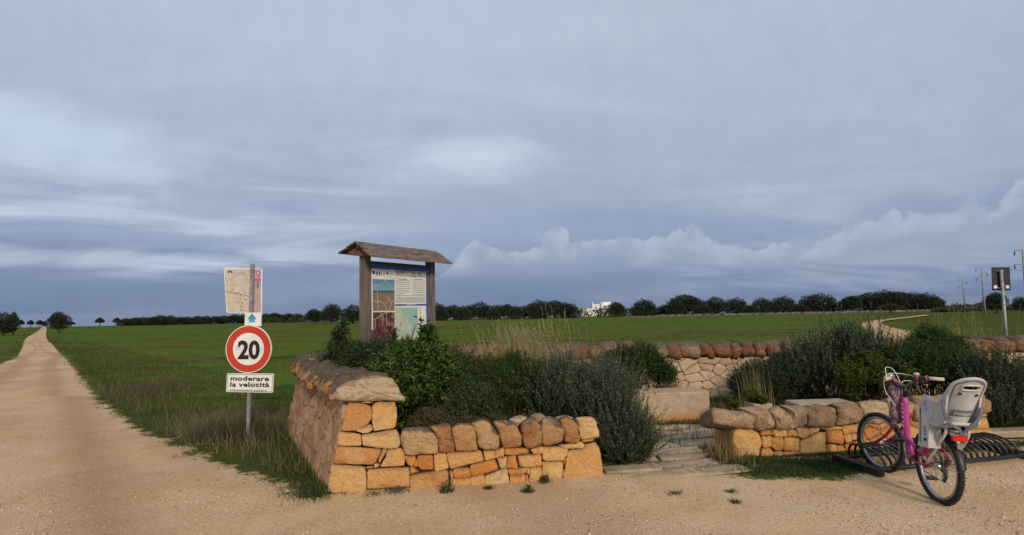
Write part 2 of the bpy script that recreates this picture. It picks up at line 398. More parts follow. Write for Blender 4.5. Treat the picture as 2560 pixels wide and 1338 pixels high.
M['olive'] = leaf_mat('olive_foliage', [(0, (.016, .023, .014)), (.5, (.032, .043, .024)), (1, (.075, .09, .055))], None, .1)
M['scrub'] = leaf_mat('far_scrub', [(0, (.030, .036, .016)), (.5, (.055, .066, .028)), (1, (.10, .11, .05))], None, .1)
M['brownleaf'] = leaf_mat('autumn_leaves', [(0, (.05, .045, .02)), (.5, (.09, .075, .035)), (1, (.14, .11, .05))], None, .1)
M['bark'] = plain('bark', (.045, .035, .025), .95, var=.3, scale=8)
M['twig'] = plain('twig_bark', (.06, .042, .028), .95, var=.3, scale=30)

# weathered wood
m, t = material('weathered_wood', .85, .2)
wv = t.scale(t.pos, 3, 3, .25)
n = t.noise(t.scale(t.pos, 30, 30, 1.2), 1.6, 6, .7); n2 = t.noise(t.pos, 5, 4)
c = t.mix(t.map(n, .3, .7), (.075, .062, .052), (.20, .175, .15)); c = t.mix(t.map(n2, .45, .7, 0, .45), c, (.13, .095, .07))
t.put(t.p.inputs['Base Color'], c); bump(t, n, .5, .006); M['post'] = m
m, t = material('roof_board_wood', .9, .15)
n = t.noise(t.scale(t.co, 3, 1.8, 12), 3, 7, .7); n2 = t.noise(t.co, 7, 5, .65)
rnd = t.add('ShaderNodeObjectInfo').outputs['Random']
c = t.mix(t.map(n, .32, .68), (.065, .050, .043), (.21, .175, .15)); c = t.mix(t.map(n2, .55, .65, 0, .7), c, (.25, .22, .19)); c = t.mix(t.math('MULTIPLY', rnd, .3), c, (.14, .10, .08))
t.put(t.p.inputs['Base Color'], c); bump(t, n, .7, .01); M['roof'] = m

M['galv'] = plain('galvanised_steel', (.30, .31, .32), .55, .5, .15, 20)
M['signgrey'] = plain('sign_back_grey', (.20, .20, .20), .6, .3)
M['white'] = plain('sign_white', (.74, .74, .73), .45, var=.05, scale=6, dirt=(.45, .43, .40))
M['red'] = plain('sign_red', (.50, .045, .018), .45, var=.06, scale=6)
M['black'] = plain('print_black', (.012, .012, .016), .5, var=.1)
M['dark'] = plain('dark_sign_back', (.014, .015, .018), .55, var=.25, scale=10, dirt=(.03, .03, .03))
M['magenta'] = plain('print_magenta', (.52, .10, .22), .5, var=.05)
M['pinkgrey'] = plain('faded_pink', (.44, .34, .36), .5, var=.06, scale=8)
M['blue'] = plain('print_blue', (.045, .10, .34), .45, var=.08)
M['navy'] = plain('print_navy', (.02, .03, .16), .45, var=.1)
M['paper'] = plain('panel_white', (.72, .72, .67), .4, var=.05, scale=5, dirt=(.60, .60, .55))
M['greyprint'] = plain('print_grey', (.085, .085, .10), .6, var=.1)
M['lightprint'] = plain('print_light_grey', (.33, .33, .33), .6, var=.1)
M['crack'] = plain('peeled_line', (.52, .47, .38), .7, var=.1)
M['frameblack'] = plain('painted_steel_rack', (.022, .026, .030), .42, .3, .2, 25, dirt=(.05, .042, .035))
M['tyre'] = plain('rubber_tyre', (.016, .016, .017), .75, var=.2, scale=40, dirt=(.05, .04, .03))
M['rim'] = plain('alloy_rim', (.42, .43, .44), .3, .8, .1, 20)
M['spoke'] = plain('steel_spoke', (.35, .35, .36), .35, .8)
M['pink'] = plain('pink_frame_paint', (.50, .05, .27), .3, var=.08, scale=9, spec=.6)
M['crimson'] = plain('crimson_fork_paint', (.36, .012, .06), .28, var=.08, scale=9, spec=.6)
M['seatgrey'] = plain('grey_seat_plastic', (.50, .50, .50), .45, var=.06, scale=6)
M['seatdark'] = plain('seat_groove_grey', (.16, .17, .19), .5, var=.08)
M['strap'] = plain('strap_webbing', (.15, .16, .19), .8, var=.12, scale=60)
M['cream'] = plain('cream_grip', (.55, .47, .33), .6, var=.08)
M['blackplastic'] = plain('black_plastic', (.014, .014, .015), .45, var=.15)
M['silver'] = plain('silver_metal', (.50, .50, .50), .28, .85, .08)
M['whitepaint'] = plain('white_tube_paint', (.60, .58, .54), .35, var=.07)
M['reflector'] = plain('red_reflector', (.60, .015, .01), .18, var=.12, scale=30, spec=.7)
M['bellpink'] = plain('bell_pink', (.55, .12, .28), .3, var=.05)
m, t = material('paisley_cloth', .9, .1)
vo = t.add('ShaderNodeTexVoronoi', feature='SMOOTH_F1'); vo.inputs['Scale'].default_value = 46; t.put(vo.inputs['Vector'], t.pos)
vw = t.math('SINE', t.math('MULTIPLY', vo.outputs['Distance'], 34))
c = t.mix(t.map(vw, -.2, .6), (.055, .035, .065), (.33, .25, .27)); c = t.mix(t.map(t.noise(t.pos, 30, 3), .52, .62, 0, .7), c, (.34, .06, .12))
t.put(t.p.inputs['Base Color'], c); M['cloth'] = m
M['whitewash'] = plain('whitewashed_wall', (.75, .75, .76), .8, var=.04, scale=.5)
M['window'] = plain('dark_window', (.03, .035, .045), .2, var=.1)
M['concrete'] = plain('concrete_pole', (.24, .25, .27), .85, var=.1, scale=2)
M['farstone'] = plain('far_dry_stone', (.15, .13, .11), .95, var=.35, scale=1.2)
M['pebble'] = None
m, t = material('pebble_stone', .9, .2); tone = t.attr('tone')
t.put(t.p.inputs['Base Color'], t.ramp(tone, [(0, (.24, .14, .08)), (.3, (.46, .32, .20)), (.7, (.58, .45, .31)), (1, (.72, .61, .47))])); M['pebble'] = m

# printed pictures on the panel: flat print, so they are materials
def photo_top():
    m, t = material('print_beach_photo', .4, .4)
    uv = t.attr('pv'); uu = t.attr('pu')
    cb_ = t.add('ShaderNodeCombineXYZ'); t.put(cb_.inputs[0], uu); t.put(cb_.inputs[1], uv)
    n = t.noise(cb_.outputs[0], 9, 6, .7); n2 = t.noise(t.scale(cb_.outputs[0], 1, 2.4, 1), 22, 5, .7)
    c = t.mix(t.map(uv, .6, 1), (.17, .36, .45), (.10, .24, .37))
    c = t.mix(t.map(t.math('ADD', uv, t.math('MULTIPLY', n, .04)), .665, .655), c, (.03, .08, .16))
    c = t.mix(t.map(t.math('ADD', uv, t.math('MULTIPLY', n, .22)), .70, .69), c, t.mix(n2, (.12, .085, .05), (.30, .22, .13)))
    t.put(t.p.inputs['Base Color'], c); return m
def photo_low():
    m, t = material('print_cave_photo', .4, .4)
    uv = t.attr('pv'); uu = t.attr('pu')
    cb_ = t.add('ShaderNodeCombineXYZ'); t.put(cb_.inputs[0], uu); t.put(cb_.inputs[1], uv)
    n = t.noise(cb_.outputs[0], 4, 6, .65, .5)
    c = t.mix(t.map(n, .35, .7), (.04, .018, .018), (.22, .075, .05)); c = t.mix(t.map(t.math('ADD', n, t.math('MULTIPLY', uu, .25)), .68, .85), c, (.40, .20, .12))
    t.put(t.p.inputs['Base Color'], c); return m
def map_print(name, a, b, line, sc_, colr2=None):
    m, t = material(name, .4, .4)
    uv = t.attr('pv'); uu = t.attr('pu')
    cb_ = t.add('ShaderNodeCombineXYZ'); t.put(cb_.inputs[0], uu); t.put(cb_.inputs[1], uv)
    wv = t.noise(cb_.outputs[0], 3, 3, .5, col=True)
    mxv = t.add('ShaderNodeVectorMath', operation='ADD'); t.put(mxv.inputs[0], cb_.outputs[0])
    s_ = t.scale(wv, .12, .12, 0); t.put(mxv.inputs[1], s_)
    v = t.add('ShaderNodeTexVoronoi', feature='DISTANCE_TO_EDGE'); v.inputs['Scale'].default_value = sc_; t.put(v.inputs['Vector'], mxv.outputs[0])
    v2 = t.add('ShaderNodeTexVoronoi', feature='DISTANCE_TO_EDGE'); v2.inputs['Scale'].default_value = sc_ * 3; t.put(v2.inputs['Vector'], mxv.outputs[0])
    c = t.mix(t.map(t.noise(cb_.outputs[0], 3, 3), .4, .62), a, b)
    dens = t.map(t.noise(cb_.outputs[0], 4.5, 2), .45, .55)
    c = t.mix(t.math('MULTIPLY', t.math('MULTIPLY', t.map(v2.outputs[0], .07, .03), dens), .8), c, line)
    c = t.mix(t.map(v.outputs[0], .025, .01, 0, .8), c, line)
    if colr2:
        sea_ = t.map(t.math('SUBTRACT', t.math('ADD', uu, uv), 0), 1.14, 1.18)
        c = t.mix(sea_, c, colr2)
    t.put(t.p.inputs['Base Color'], c); return m
M['photo1'] = photo_top(); M['photo2'] = photo_low()
M['mapcoast'] = map_print('print_coast_map', (.50, .53, .44), (.42, .52, .36), (.30, .33, .28), 5, (.27, .46, .40))
M['maptown'] = map_print('print_town_map', (.54, .50, .40), (.50, .50, .44), (.42, .20, .14), 6)

# ------------------------------------------------------------------ text as thin printed meshes
def text_mesh(s, size, bold=0.0, align='LEFT', width=None, space=1.0):
    cu = bpy.data.curves.new('lettering', 'FONT'); cu.body = s; cu.size = size; cu.align_x = align; cu.offset = bold; cu.resolution_u = 3; cu.space_character = space
    o = bpy.data.objects.new('lettering', cu); COL.objects.link(o)
    dg = bpy.context.evaluated_depsgraph_get(); me = bpy.data.meshes.new_from_object(o.evaluated_get(dg))
    v = np.array([tuple(q.co) for q in me.vertices]); f = [tuple(p.vertices) for p in me.polygons]
    bpy.data.objects.remove(o); bpy.data.curves.remove(cu); bpy.data.meshes.remove(me)
    if width:
        v[:, 0] *= width / (v[:, 0].max() - v[:, 0].min())
    return v, f
def lettering(s, o, ex, ey, ez, size, mat, parent, bold=0., align='LEFT', width=None, lift=.0015, name='lettering', space=1.0, height=None, yscale=1.0):
    v, f = text_mesh(s, size, bold, align, width, space)
    v[:, 1] *= yscale
    if height: v[:, 1] *= height / (v[:, 1].max() - v[:, 1].min())
    o, ex, ey, ez = (np.array(q, float) for q in (o, ex, ey, ez))
    P = o + v[:, :1] * ex + v[:, 1:2] * ey + ez * lift
    return obj(name, P, f, mat, parent)
def quad_uv(name, poly, o, ex, ey, ez, lift, mat, parent):
    """flat printed sheet with its own 0..1 print coordinates"""
    xs = [p[0] for p in poly]; ys = [p[1] for p in poly]
    o, ex, ey, ez = (np.array(q, float) for q in (o, ex, ey, ez))
    P = [o + ex * a + ey * b + ez * lift for a, b in poly]
    return obj(name, P, [tuple(range(len(poly)))], mat, parent, attrs={'pu': [(x - min(xs)) / (max(xs) - min(xs)) for x in xs], 'pv': [(y - min(ys)) / (max(ys) - min(ys)) for y in ys]})

# ================================================================== THE GROUND
edge_px = [(116, 820.5), (113, 833), (116, 845), (130, 862), (154, 888), (178, 913), (191, 929), (203, 957), (244, 994), (300, 1040), (350, 1072), (440, 1112), (560, 1160), (640, 1192), (770, 1232), (812, 1243)]
redge = [to_terrain(*p)[:2] for p in edge_px]
far_dir = redge[0] - redge[5]; far_dir /= np.linalg.norm(far_dir)
lshift = np.array([-far_dir[1], far_dir[0]]) * 3.1
ledge = [to_terrain(*p)[:2] for p in [(106, 820.5), (73, 842), (55, 872), (41, 894), (0, 913)]]
gx = redge + [np.array(p) for p in [(-1.3, 5.3), (-.9, 5.3), (.86, 5.55), (2.35, 5.8), (2.4, 6.05), (5.3, 6.4), (6.4, 6.45), (14, 7.4), (30, 8.), (30, -12), (-30, -12), (-30, 5), (-15.5, 9.5)]] + ledge[::-1]
POLY = np.array(gx)
def inside(poly, x, y):
    x = np.asarray(x); y = np.asarray(y); c = np.zeros(x.shape, bool); n = len(poly)
    for i in range(n):
        x0, y0 = poly[i]; x1, y1 = poly[(i + 1) % n]
        if y0 == y1: continue
        cond = (y0 > y) != (y1 > y)
        c ^= cond & (x < (x1 - x0) * (y - y0) / (y1 - y0) + x0)
    return c
def dist_poly(poly, x, y):
    d = np.full(np.shape(x), 1e9); n = len(poly)
    for i in range(n):
        a = poly[i]; b = poly[(i + 1) % n]; ab = b - a; L = (ab ** 2).sum() + 1e-12
        u = np.clip(((x - a[0]) * ab[0] + (y - a[1]) * ab[1]) / L, 0, 1)
        d = np.minimum(d, np.hypot(x - a[0] - u * ab[0], y - a[1] - u * ab[1]))
    return d
def sdist(x, y): return np.where(inside(POLY, x, y), 1, -1) * dist_poly(POLY, x, y)
cl_far = [(np.array(a) + np.array(b)) / 2 for a, b in ((ledge[0], redge[0]), (ledge[1], redge[2]), (ledge[2], redge[3]), (ledge[3], redge[4]), (ledge[4], redge[5]))]
cl = cl_far + [cl_far[-1] - (cl_far[0] - cl_far[-1]) / np.linalg.norm(cl_far[0] - cl_far[-1]) * s_ for s_ in (8, 16)] + [np.array([-3.2, 3.2]), np.array([-1.2, .5])]
def polyline_dist(P, x, y):
    d = np.full(np.shape(x), 1e9)
    for a, b in zip(P[:-1], P[1:]):
        ab = b - a; L = (ab ** 2).sum(); u = np.clip(((x - a[0]) * ab[0] + (y - a[1]) * ab[1]) / L, 0, 1)
        d = np.minimum(d, np.hypot(x - a[0] - u * ab[0], y - a[1] - u * ab[1]))
    return d
def track_val(x, y):
    d = polyline_dist(cl, x, y); s = .75
    return np.exp(-((d - s) / .30) ** 2) * .9 + .15 * np.exp(-(d / 1.6) ** 2)
ENC = np.array([(-1.3, 5.2), (.86, 5.5), (2.4, 5.8), (5.3, 6.3), (9.5, 6.7), (9.5, 9.2), (-3.3, 9.7), (-3.3, 7.4)])

# field sheet
ys = np.unique(np.concatenate([np.linspace(-60, 4, 12), np.linspace(4, 30, 105), np.geomspace(30, 1100, 150)]))
xs_u = np.unique(np.concatenate([np.linspace(-1, -.12, 90), np.linspace(-.12, .12, 120), np.linspace(.12, 1, 90)]))
xs = np.sign(xs_u) * (np.abs(xs_u) ** 2) * 1500
GX, GY = np.meshgrid(xs, ys)
def bumps(x, y):
    return .035 * np.sin(x * 1.9 + np.sin(y * .7) * 2) * np.sin(y * 2.3 + np.sin(x * .9)) + .05 * np.sin(x * .31 + 1) * np.sin(y * .43 + x * .12) + .02 * np.sin(5.1 * y + 1.2 * np.sin(x * 1.3))
sd = sdist(GX, GY); encd = np.where(inside(ENC, GX, GY), 0, dist_poly(ENC, GX, GY))
amt = np.clip(-sd / 1.5, 0, 1) * np.clip(encd / 1.0, 0, 1)
GZ = terrain(GY) - .02 + (np.maximum(bumps(GX, GY), -.10) * 1.1 + .01) * amt
n0, n1_ = GX.shape
idx = np.arange(n0 * n1_).reshape(n0, n1_)
fcs = np.stack([idx[:-1, :-1], idx[:-1, 1:], idx[1:, 1:], idx[1:, :-1]], -1).reshape(-1, 4)
soil = np.clip((GY - 225) / 10, 0, 1) * .9 + np.exp(-((sd + .9) / .9) ** 2) * (GY < 60) * .7
rt = np.clip((GX - 3.5 - GY * .62) / 4, 0, 1) * (GY > 9) * .55
field = obj('field', np.stack([GX, GY, GZ], -1).reshape(-1, 3), fcs, M['ground'], smooth=True,
            attrs={'road': np.clip(sd, -3, 3).ravel() - .0, 'track': track_val(GX, GY).ravel(), 'soil': np.clip(soil + rt, 0, 1).ravel()})
tag(field, 'wide green field of young grain with patches of red earth', kind='structure')

# gravel forecourt: fine grid near the camera, cut along its edge
def ground_grid(name, x0, x1, y0, y1, st, keep, lift, nz, mat=None, soilv=0., roadv=None):
    xs = np.arange(x0, x1 + st, st); ys = np.arange(y0, y1 + st, st)
    A, B = np.meshgrid(xs, ys); sd_ = sdist(A, B)
    Zz = terrain(B) + lift + nz(A, B)
    idx = np.arange(A.size).reshape(A.shape)
    cx = (A[:-1, :-1] + A[1:, 1:]) / 2; cy = (B[:-1, :-1] + B[1:, 1:]) / 2
    kp = keep(cx, cy)
    f = np.stack([idx[:-1, :-1], idx[:-1, 1:], idx[1:, 1:], idx[1:, :-1]], -1)[kp]
    used = np.unique(f); rm = np.full(A.size, -1); rm[used] = np.arange(len(used))
    V = np.stack([A, B, Zz], -1).reshape(-1, 3)[used]
    rd = (np.clip(np.minimum(sd_, lawn(A, B) + .02), -3, 3).ravel()[used] if roadv is None else np.full(len(used), roadv))
    return obj(name, V, rm[f], mat or M['ground'], smooth=True, attrs={'road': rd, 'track': track_val(A, B).ravel()[used], 'soil': np.full(len(used), soilv or .75)})
def lawn(x, y):
    d1 = np.hypot((x - 2.85) / .75, (y - 5.42 - (x - 2.85) * .05) / .34) - 1; d2 = np.hypot((x - 4.0) / 2.2, (y - 5.95 - (x - 4) * .1) / .17) - 1
    return np.minimum(d1 * .34, d2 * .2)
def gnoise(x, y): return .006 * np.sin(x * 7 + np.sin(y * 5)) * np.sin(y * 8 + 1.3 * np.sin(x * 6)) + .006 * np.sin(x * 2.1 + y) * np.sin(y * 1.7 - x * .6) - .012 * track_val(x, y)
fore = ground_grid('gravel_road', -14, 9, 1.2, 11.5, .07, lambda x, y: (sdist(x, y) > -.45) & ~(inside(ENC, x, y) & (dist_poly(ENC, x, y) > .25)), .004, gnoise)
tag(fore, 'pale sandy gravel road surface with reddish wheel marks', kind='structure')
# the rest of the gravel, coarse, outside the near view
V = [(-30, -12, 0), (30, -12, 0), (30, 1.3, 0), (-30, 1.3, 0), (-30, 1.2, 0), (-13, 1.2, 0), (-13, 5, 0), (-30, 5, 0), (8.95, 1.2, 0), (30, 1.2, 0), (30, 8, 0), (8.95, 6.9, 0)]
V = [(a, b, c_ - .004) for a, b, c_ in V]
tag(obj('gravel_yard', V, [(0, 1, 2, 3), (4, 5, 6, 7), (8, 9, 10, 11)], M['ground'], attrs={'road': [2.] * 12, 'track': [0.] * 12, 'soil': [0.] * 12}), 'open gravel yard beside the low walls', kind='structure')
# the far run of the road
rows = []; 
RL = list(zip(ledge[::-1], [redge[5], redge[4], redge[3], redge[2], redge[0]]))
lp = [np.array([-15.5, 9.5]) * .0 + (ledge[-1] + (ledge[-1] - ledge[-2]) / np.linalg.norm(ledge[-1] - ledge[-2]) * 14.5)]; rp = [redge[8]]
Ls = [lp[0]] + [a for a, b in RL] + [ledge[0] + far_dir * 60]; Rs = [rp[0]] + [b for a, b in RL] + [redge[0] + far_dir * 60]
Lp = smooth_path(Ls, 26); Rp = smooth_path(Rs, 26); V = []; rd = []; tk = []
NC = 15
for a, b in zip(Lp, Rp):
    wv_ = np.linalg.norm(b - a); e_ = .35 / wv_
    for k_ in range(NC):
        u_ = -e_ + (1 + 2 * e_) * k_ / (NC - 1); p = a + (b - a) * u_
        V.append((p[0], p[1], float(terrain(p[1])) - .006 + .002 * max(0, min(12, p[1] - 11)) + .0011 * max(0, p[1] - 20))); rd.append(min(u_, 1 - u_) * wv_); tk.append(float(np.exp(-((abs(u_ - .5) * wv_ - .75) / .3) ** 2)))
idx = np.arange(len(V)).reshape(-1, NC)
fcs = np.stack([idx[:-1, :-1], idx[:-1, 1:], idx[1:, 1:], idx[1:, :-1]], -1).reshape(-1, 4)
tag(obj('dirt_road', V, fcs, M['ground'], smooth=True, attrs={'road': rd, 'track': tk, 'soil': [0] * len(V)}), 'straight pale dirt road running off to the sea', kind='structure')
# track winding through the field on the right
tc = [to_terrain(*p)[:2] for p in [(2262, 858), (2244, 838), (2198, 822), (2180, 812), (2192, 804), (2250, 797), (2318, 788.5)]]
tw = [1.3, 1.2, 1.0, .9, .8, .75, .7]
tcs = smooth_path(tc, 12); tws = np.interp(np.linspace(0, len(tw) - 1, len(tcs)), range(len(tw)), tw); V = []; rd = []
for i, p in enumerate(tcs):
    dd = tcs[min(i + 1, len(tcs) - 1)] - tcs[max(i - 1, 0)]; dd /= np.linalg.norm(dd); nn = np.array([-dd[1], dd[0]])
    for k_ in range(7):
        u_ = (k_ / 6 - .5) * 2 * (tws[i] + .3); q = p + nn * u_
        V.append((q[0], q[1], float(terrain(q[1])) + .05 + .0004 * q[1])); rd.append(tws[i] - abs(u_))
idx = np.arange(len(V)).reshape(-1, 7)
fcs = np.stack([idx[:-1, :-1], idx[:-1, 1:], idx[1:, 1:], idx[1:, :-1]], -1).reshape(-1, 4)
tag(obj('dirt_track', V, fcs, M['ground'], smooth=True, attrs={'road': rd, 'track': [.4] * len(V), 'soil': [0] * len(V)}), 'sandy track bending through the green field', kind='structure')
# soil inside the stone enclosure
gs = ground_grid('garden_soil', -3.4, 9.6, 5.1, 9.9, .12, lambda x, y: inside(ENC, x, y), .002, lambda x, y: .012 * np.sin(x * 5 + y) * np.sin(y * 6) + .008 - .03 * ((x > 1.0) & (x < 2.9) & (y < 7.8)), soilv=1., roadv=-3.)
tag(gs, 'reddish garden soil between the stone walls', kind='structure')
# sea
tag(obj('sea', [(-40000, 560, -22), (40000, 560, -22), (40000, 45000, -22), (-40000, 45000, -22)], [(0, 1, 2, 3)], M['sea']), 'flat blue grey sea below the horizon', kind='structure')

# ================================================================== STONE WORK
def nz3(p, f, a): return a * noise.fractal(Vector(p) * f, 1.0, 2.0, 3)
def resample(poly, n):
    P = np.array(poly); m = len(P); seg = np.linalg.norm(np.roll(P, -1, 0) - P, axis=1); cum = np.concatenate([[0], np.cumsum(seg)]); out = []
    # keep corners, add points in proportion
    per = cum[-1]
    for i in range(m):
        k = max(1, int(round(n * seg[i] / per)))
        for j in range(k): out.append(P[i] + (P[(i + 1) % m] - P[i]) * j / k)
    return np.array(out)
def warp2(q, k, a):
    v = noise.noise_vector(Vector((q[0] * k, q[1] * k, 3.3))) * a + noise.noise_vector(Vector((q[0] * k * 3, q[1] * k * 3, 7.3))) * a * .4; return (q[0] + v[0], q[1] + v[1])
def warped(poly, w, h, k=6., a=.028):
    out = []; m = len(poly)
    for i in range(m):
        p, q = np.array(poly[i]), np.array(poly[(i + 1) % m]); n = max(1, int(np.linalg.norm(q - p) / .05))
        for j in range(n):
            r_ = p + (q - p) * j / n; x_ = warp2(r_, k, a); ex = min(r_[0], w - r_[0], .06) / .06; ey2 = min(r_[1], h - r_[1], .04) / .04; out.append((r_[0] + (x_[0] - r_[0]) * ex, r_[1] + (x_[1] - r_[1]) * ey2))
    return out
def soften(P, it=1, w=.13):
    for _ in range(it): P = P * (1 - 2 * w) + np.roll(P, 1, 0) * w + np.roll(P, -1, 0) * w
    return P
def stone(name, poly3, nrm, depth, mat, parent, n=24, rnd=.011, bulge=.006, amp=.011, shrink=-.002, seed=0, backscale=.9, soft=1, flatback=True):
    P = soften(resample(poly3, n), soft); n = len(P); c = P.mean(0); nrm = np.array(nrm, float); nrm /= np.linalg.norm(nrm)
    D = P - c; rad = np.linalg.norm(D, axis=1, keepdims=True); size = rad.mean()
    P = c + D * (1 - shrink / rad)
    D = P - c; rad = np.linalg.norm(D, axis=1, keepdims=True)
    rnd = min(rnd, size * .3)
    def ring(ins, off, sc_=1.): return c + D * np.maximum(.05, (1 - ins / rad)) * sc_ + nrm * off
    rings = [ring(0, -depth, backscale), ring(0, -depth * .5, .5 + backscale * .5), ring(0, -rnd * 1.3), ring(rnd * .35, -rnd * .35), ring(rnd * 1.1, 0), ring(0, bulge * .7, .55), ring(0, bulge, .25)]
    tilt = np.array([random.uniform(-.05, .05), 0, random.uniform(-.05, .05)])
    V = []
    so = Vector((seed * 3.7, seed * 1.3, seed * 7.1))
    for k, rg in enumerate(rings):
        for p in rg:
            q = Vector(p) + so
            a = amp * (1.5 if k >= 3 else 1.)
            lat = D[len(V) % n] / size
            dn = noise.fractal(q * 9, 1., 2., 3) * a + (p - c) @ tilt * (k >= 2)
            V.append(p + nrm * dn + lat * noise.fractal(q * 14 + Vector((5, 2, 1)), 1., 2., 2) * amp * (.8 if k < 5 else .2))
    V.append(c + nrm * (bulge + noise.fractal((Vector(c) + so) * 9, 1., 2., 3) * amp))
    V.append(c - nrm * depth)
    f = []
    for k in range(len(rings) - 1):
        for i in range(n): j = (i + 1) % n; f.append((k * n + i, k * n + j, (k + 1) * n + j, (k + 1) * n + i))
    L = len(rings) * n
    for i in range(n):
        j = (i + 1) % n; f.append(((len(rings) - 1) * n + i, (len(rings) - 1) * n + j, L)); f.append((j, i, L + 1))
    o = obj(name, V, f, mat, parent, smooth=True)
    return o
def rock(name, c, ax, h, mat, parent, seed=0, p=4.5, amp=.02, nu=16, nv=9, skew=0):
    """rounded weathered block: superellipsoid with noise"""
    c = np.array(c, float); A = np.array(ax, float); V = []; so = Vector((seed * 2.3, seed * 5.1, seed * .7))
    for i in range(nv + 1):
        ph = -math.pi / 2 + math.pi * i / nv
        for j in range(nu):
            th = 2 * math.pi * (j + .5 * (i % 2) * 0) / nu
            dv = np.array([math.cos(ph) * math.cos(th), math.cos(ph) * math.sin(th), math.sin(ph)])
            dv = dv / (np.abs(dv) ** p).sum() ** (1 / p)
            q = c + A[0] * dv[0] * h[0] * (1 - skew * dv[2]) + A[1] * dv[1] * h[1] + A[2] * dv[2] * h[2]
            nn = noise.fractal((Vector(q) + so) * 4.5, 1., 2., 3) * amp * 1.9 + noise.fractal((Vector(q) + so) * 17, 1., 2., 3) * amp * .9
            V.append(q + (A[0] * dv[0] + A[1] * dv[1] + A[2] * dv[2]) * nn)
    f = []
    for i in range(nv):
        for j in range(nu): k = (j + 1) % nu; f.append((i * nu + j, i * nu + k, (i + 1) * nu + k, (i + 1) * nu + j))
    return obj(name, V, f, mat, parent, smooth=True)

def voronoi_cells(w, h, seeds, ay=1.0):
    S = np.array(seeds); S2 = S * np.array([1, ay]); out = []
    for i in range(len(S)):
        poly = [np.array(q, float) for q in ((0, 0), (w, 0), (w, h * ay), (0, h * ay))]
        d = np.linalg.norm(S2 - S2[i], axis=1); order = np.argsort(d)[1:18]
        for j in order:
            mid = (S2[i] + S2[j]) / 2; nn = S2[j] - S2[i]; new = []
            for a in range(len(poly)):
                p, q = poly[a], poly[(a + 1) % len(poly)]; dp, dq = (p - mid) @ nn, (q - mid) @ nn
                if dp <= 0: new.append(p)
                if (dp < 0) != (dq < 0) and dp != dq: new.append(p + (q - p) * dp / (dp - dq))
            poly = new
            if len(poly) < 3: break
        if len(poly) >= 3: out.append([(p[0], p[1] / ay) for p in poly])
    return out
def row_seeds(w, h, rows, sz, rs, jit=.3):
    out = []
    for r_ in range(rows):
        x = rs.uniform(0, sz)
        while x < w:
            out.append((x, (r_ + .5 + rs.uniform(-jit, jit) * .6) * h / rows)); x += sz * rs.uniform(.45, 1.65)
    return out
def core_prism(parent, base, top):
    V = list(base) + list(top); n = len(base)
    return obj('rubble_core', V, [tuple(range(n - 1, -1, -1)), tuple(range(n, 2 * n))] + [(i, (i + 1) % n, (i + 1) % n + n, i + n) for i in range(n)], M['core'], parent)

def unit(v): v = np.array(v, float); return v / np.linalg.norm(v)
def zoomer(x0, y0, s): return lambda q: (x0 + q[0] / s, y0 + q[1] / s)
Z1 = zoomer(680, 860, 3.344); Z2 = zoomer(1000, 1000, 4.741); Z5 = zoomer(1740, 920, 4.778)

# ---- tall wall on the left: its narrow front end faces the yard, its long side runs back along the verge
A0 = np.array([-1.661, 4.906, 0]); A1 = np.array([-.966, 5.033, 0]); AF = np.array([-3.124, 7.455, 0])
wd = unit(AF - A0); win = np.array([wd[1], -wd[0], 0])       # along the wall, and inwards
pd = unit(A1 - A0); pn = unit(np.array([pd[1], -pd[0], .14]))  # front face normal, battered
tall = thing('stone_wall', 'tall battered dry stone wall whose side runs back along the grassy verge by the speed sign', 'stone wall', (-2.2, 6.2, 0))
pil = [[(640,485),(830,515),(830,620),(800,675),(690,730),(580,725),(610,600)],
 [(840,510),(870,490),(1030,480),(1045,600),(1035,700),(850,730),(835,650)],
 [(695,725),(820,670),(838,710),(810,745),(760,750)], [(750,490),(800,475),(865,480),(820,500)],
 [(550,740),(580,735),(740,755),(740,850),(540,850)], [(750,760),(1040,715),(1060,760),(1080,840),(1050,870),(980,880),(750,850)],
 [(542,855),(915,880),(890,950),(850,1015),(640,1005),(508,1000)], [(930,870),(960,880),(940,930),(900,1000),(885,985)],
 [(965,885),(1085,875),(1105,930),(1105,1020),(900,1030),(950,950)], [(860,1000),(900,1005),(890,1030),(860,1030)],
 [(495,1010),(775,1030),(790,1180),(780,1240),(520,1245),(466,1235)], [(795,1050),(1145,1035),(1150,1195),(795,1215)], [(785,1030),(850,1025),(850,1040),(790,1045)]]
for i, pl in enumerate(pil):
    P3 = [on_plane(*Z1(q), A0, pn) for q in pl]
    stone('stone', P3, pn, .22 if i > 3 else .2, M['orange'], tall, n=30 if i not in (3, 7, 9, 12) else 12, seed=i, bulge=.006, amp=.011, shrink=-.003)
capf = [(525,445),(528,400),(545,370),(640,310),(850,265),(1000,275),(1060,350),(1100,440),(1095,470),(950,470),(800,478),(620,480),(560,470)]
pf = A0 - pd * 0 + np.array([0, -.06, 0]) + np.array([pn[0], pn[1], 0]) * -.02
o = stone('cap_stone', [on_plane(*Z1(q), pf + np.array([0, .10, 0]), unit([pd[1], -pd[0], .0])) for q in capf], unit([pd[1], -pd[0], .25]), .36, M['palecap'], tall, n=60, rnd=.026, bulge=.012, amp=.030, seed=41, backscale=.82)
o['label'] = 'big pale block capping the front end of the wall'
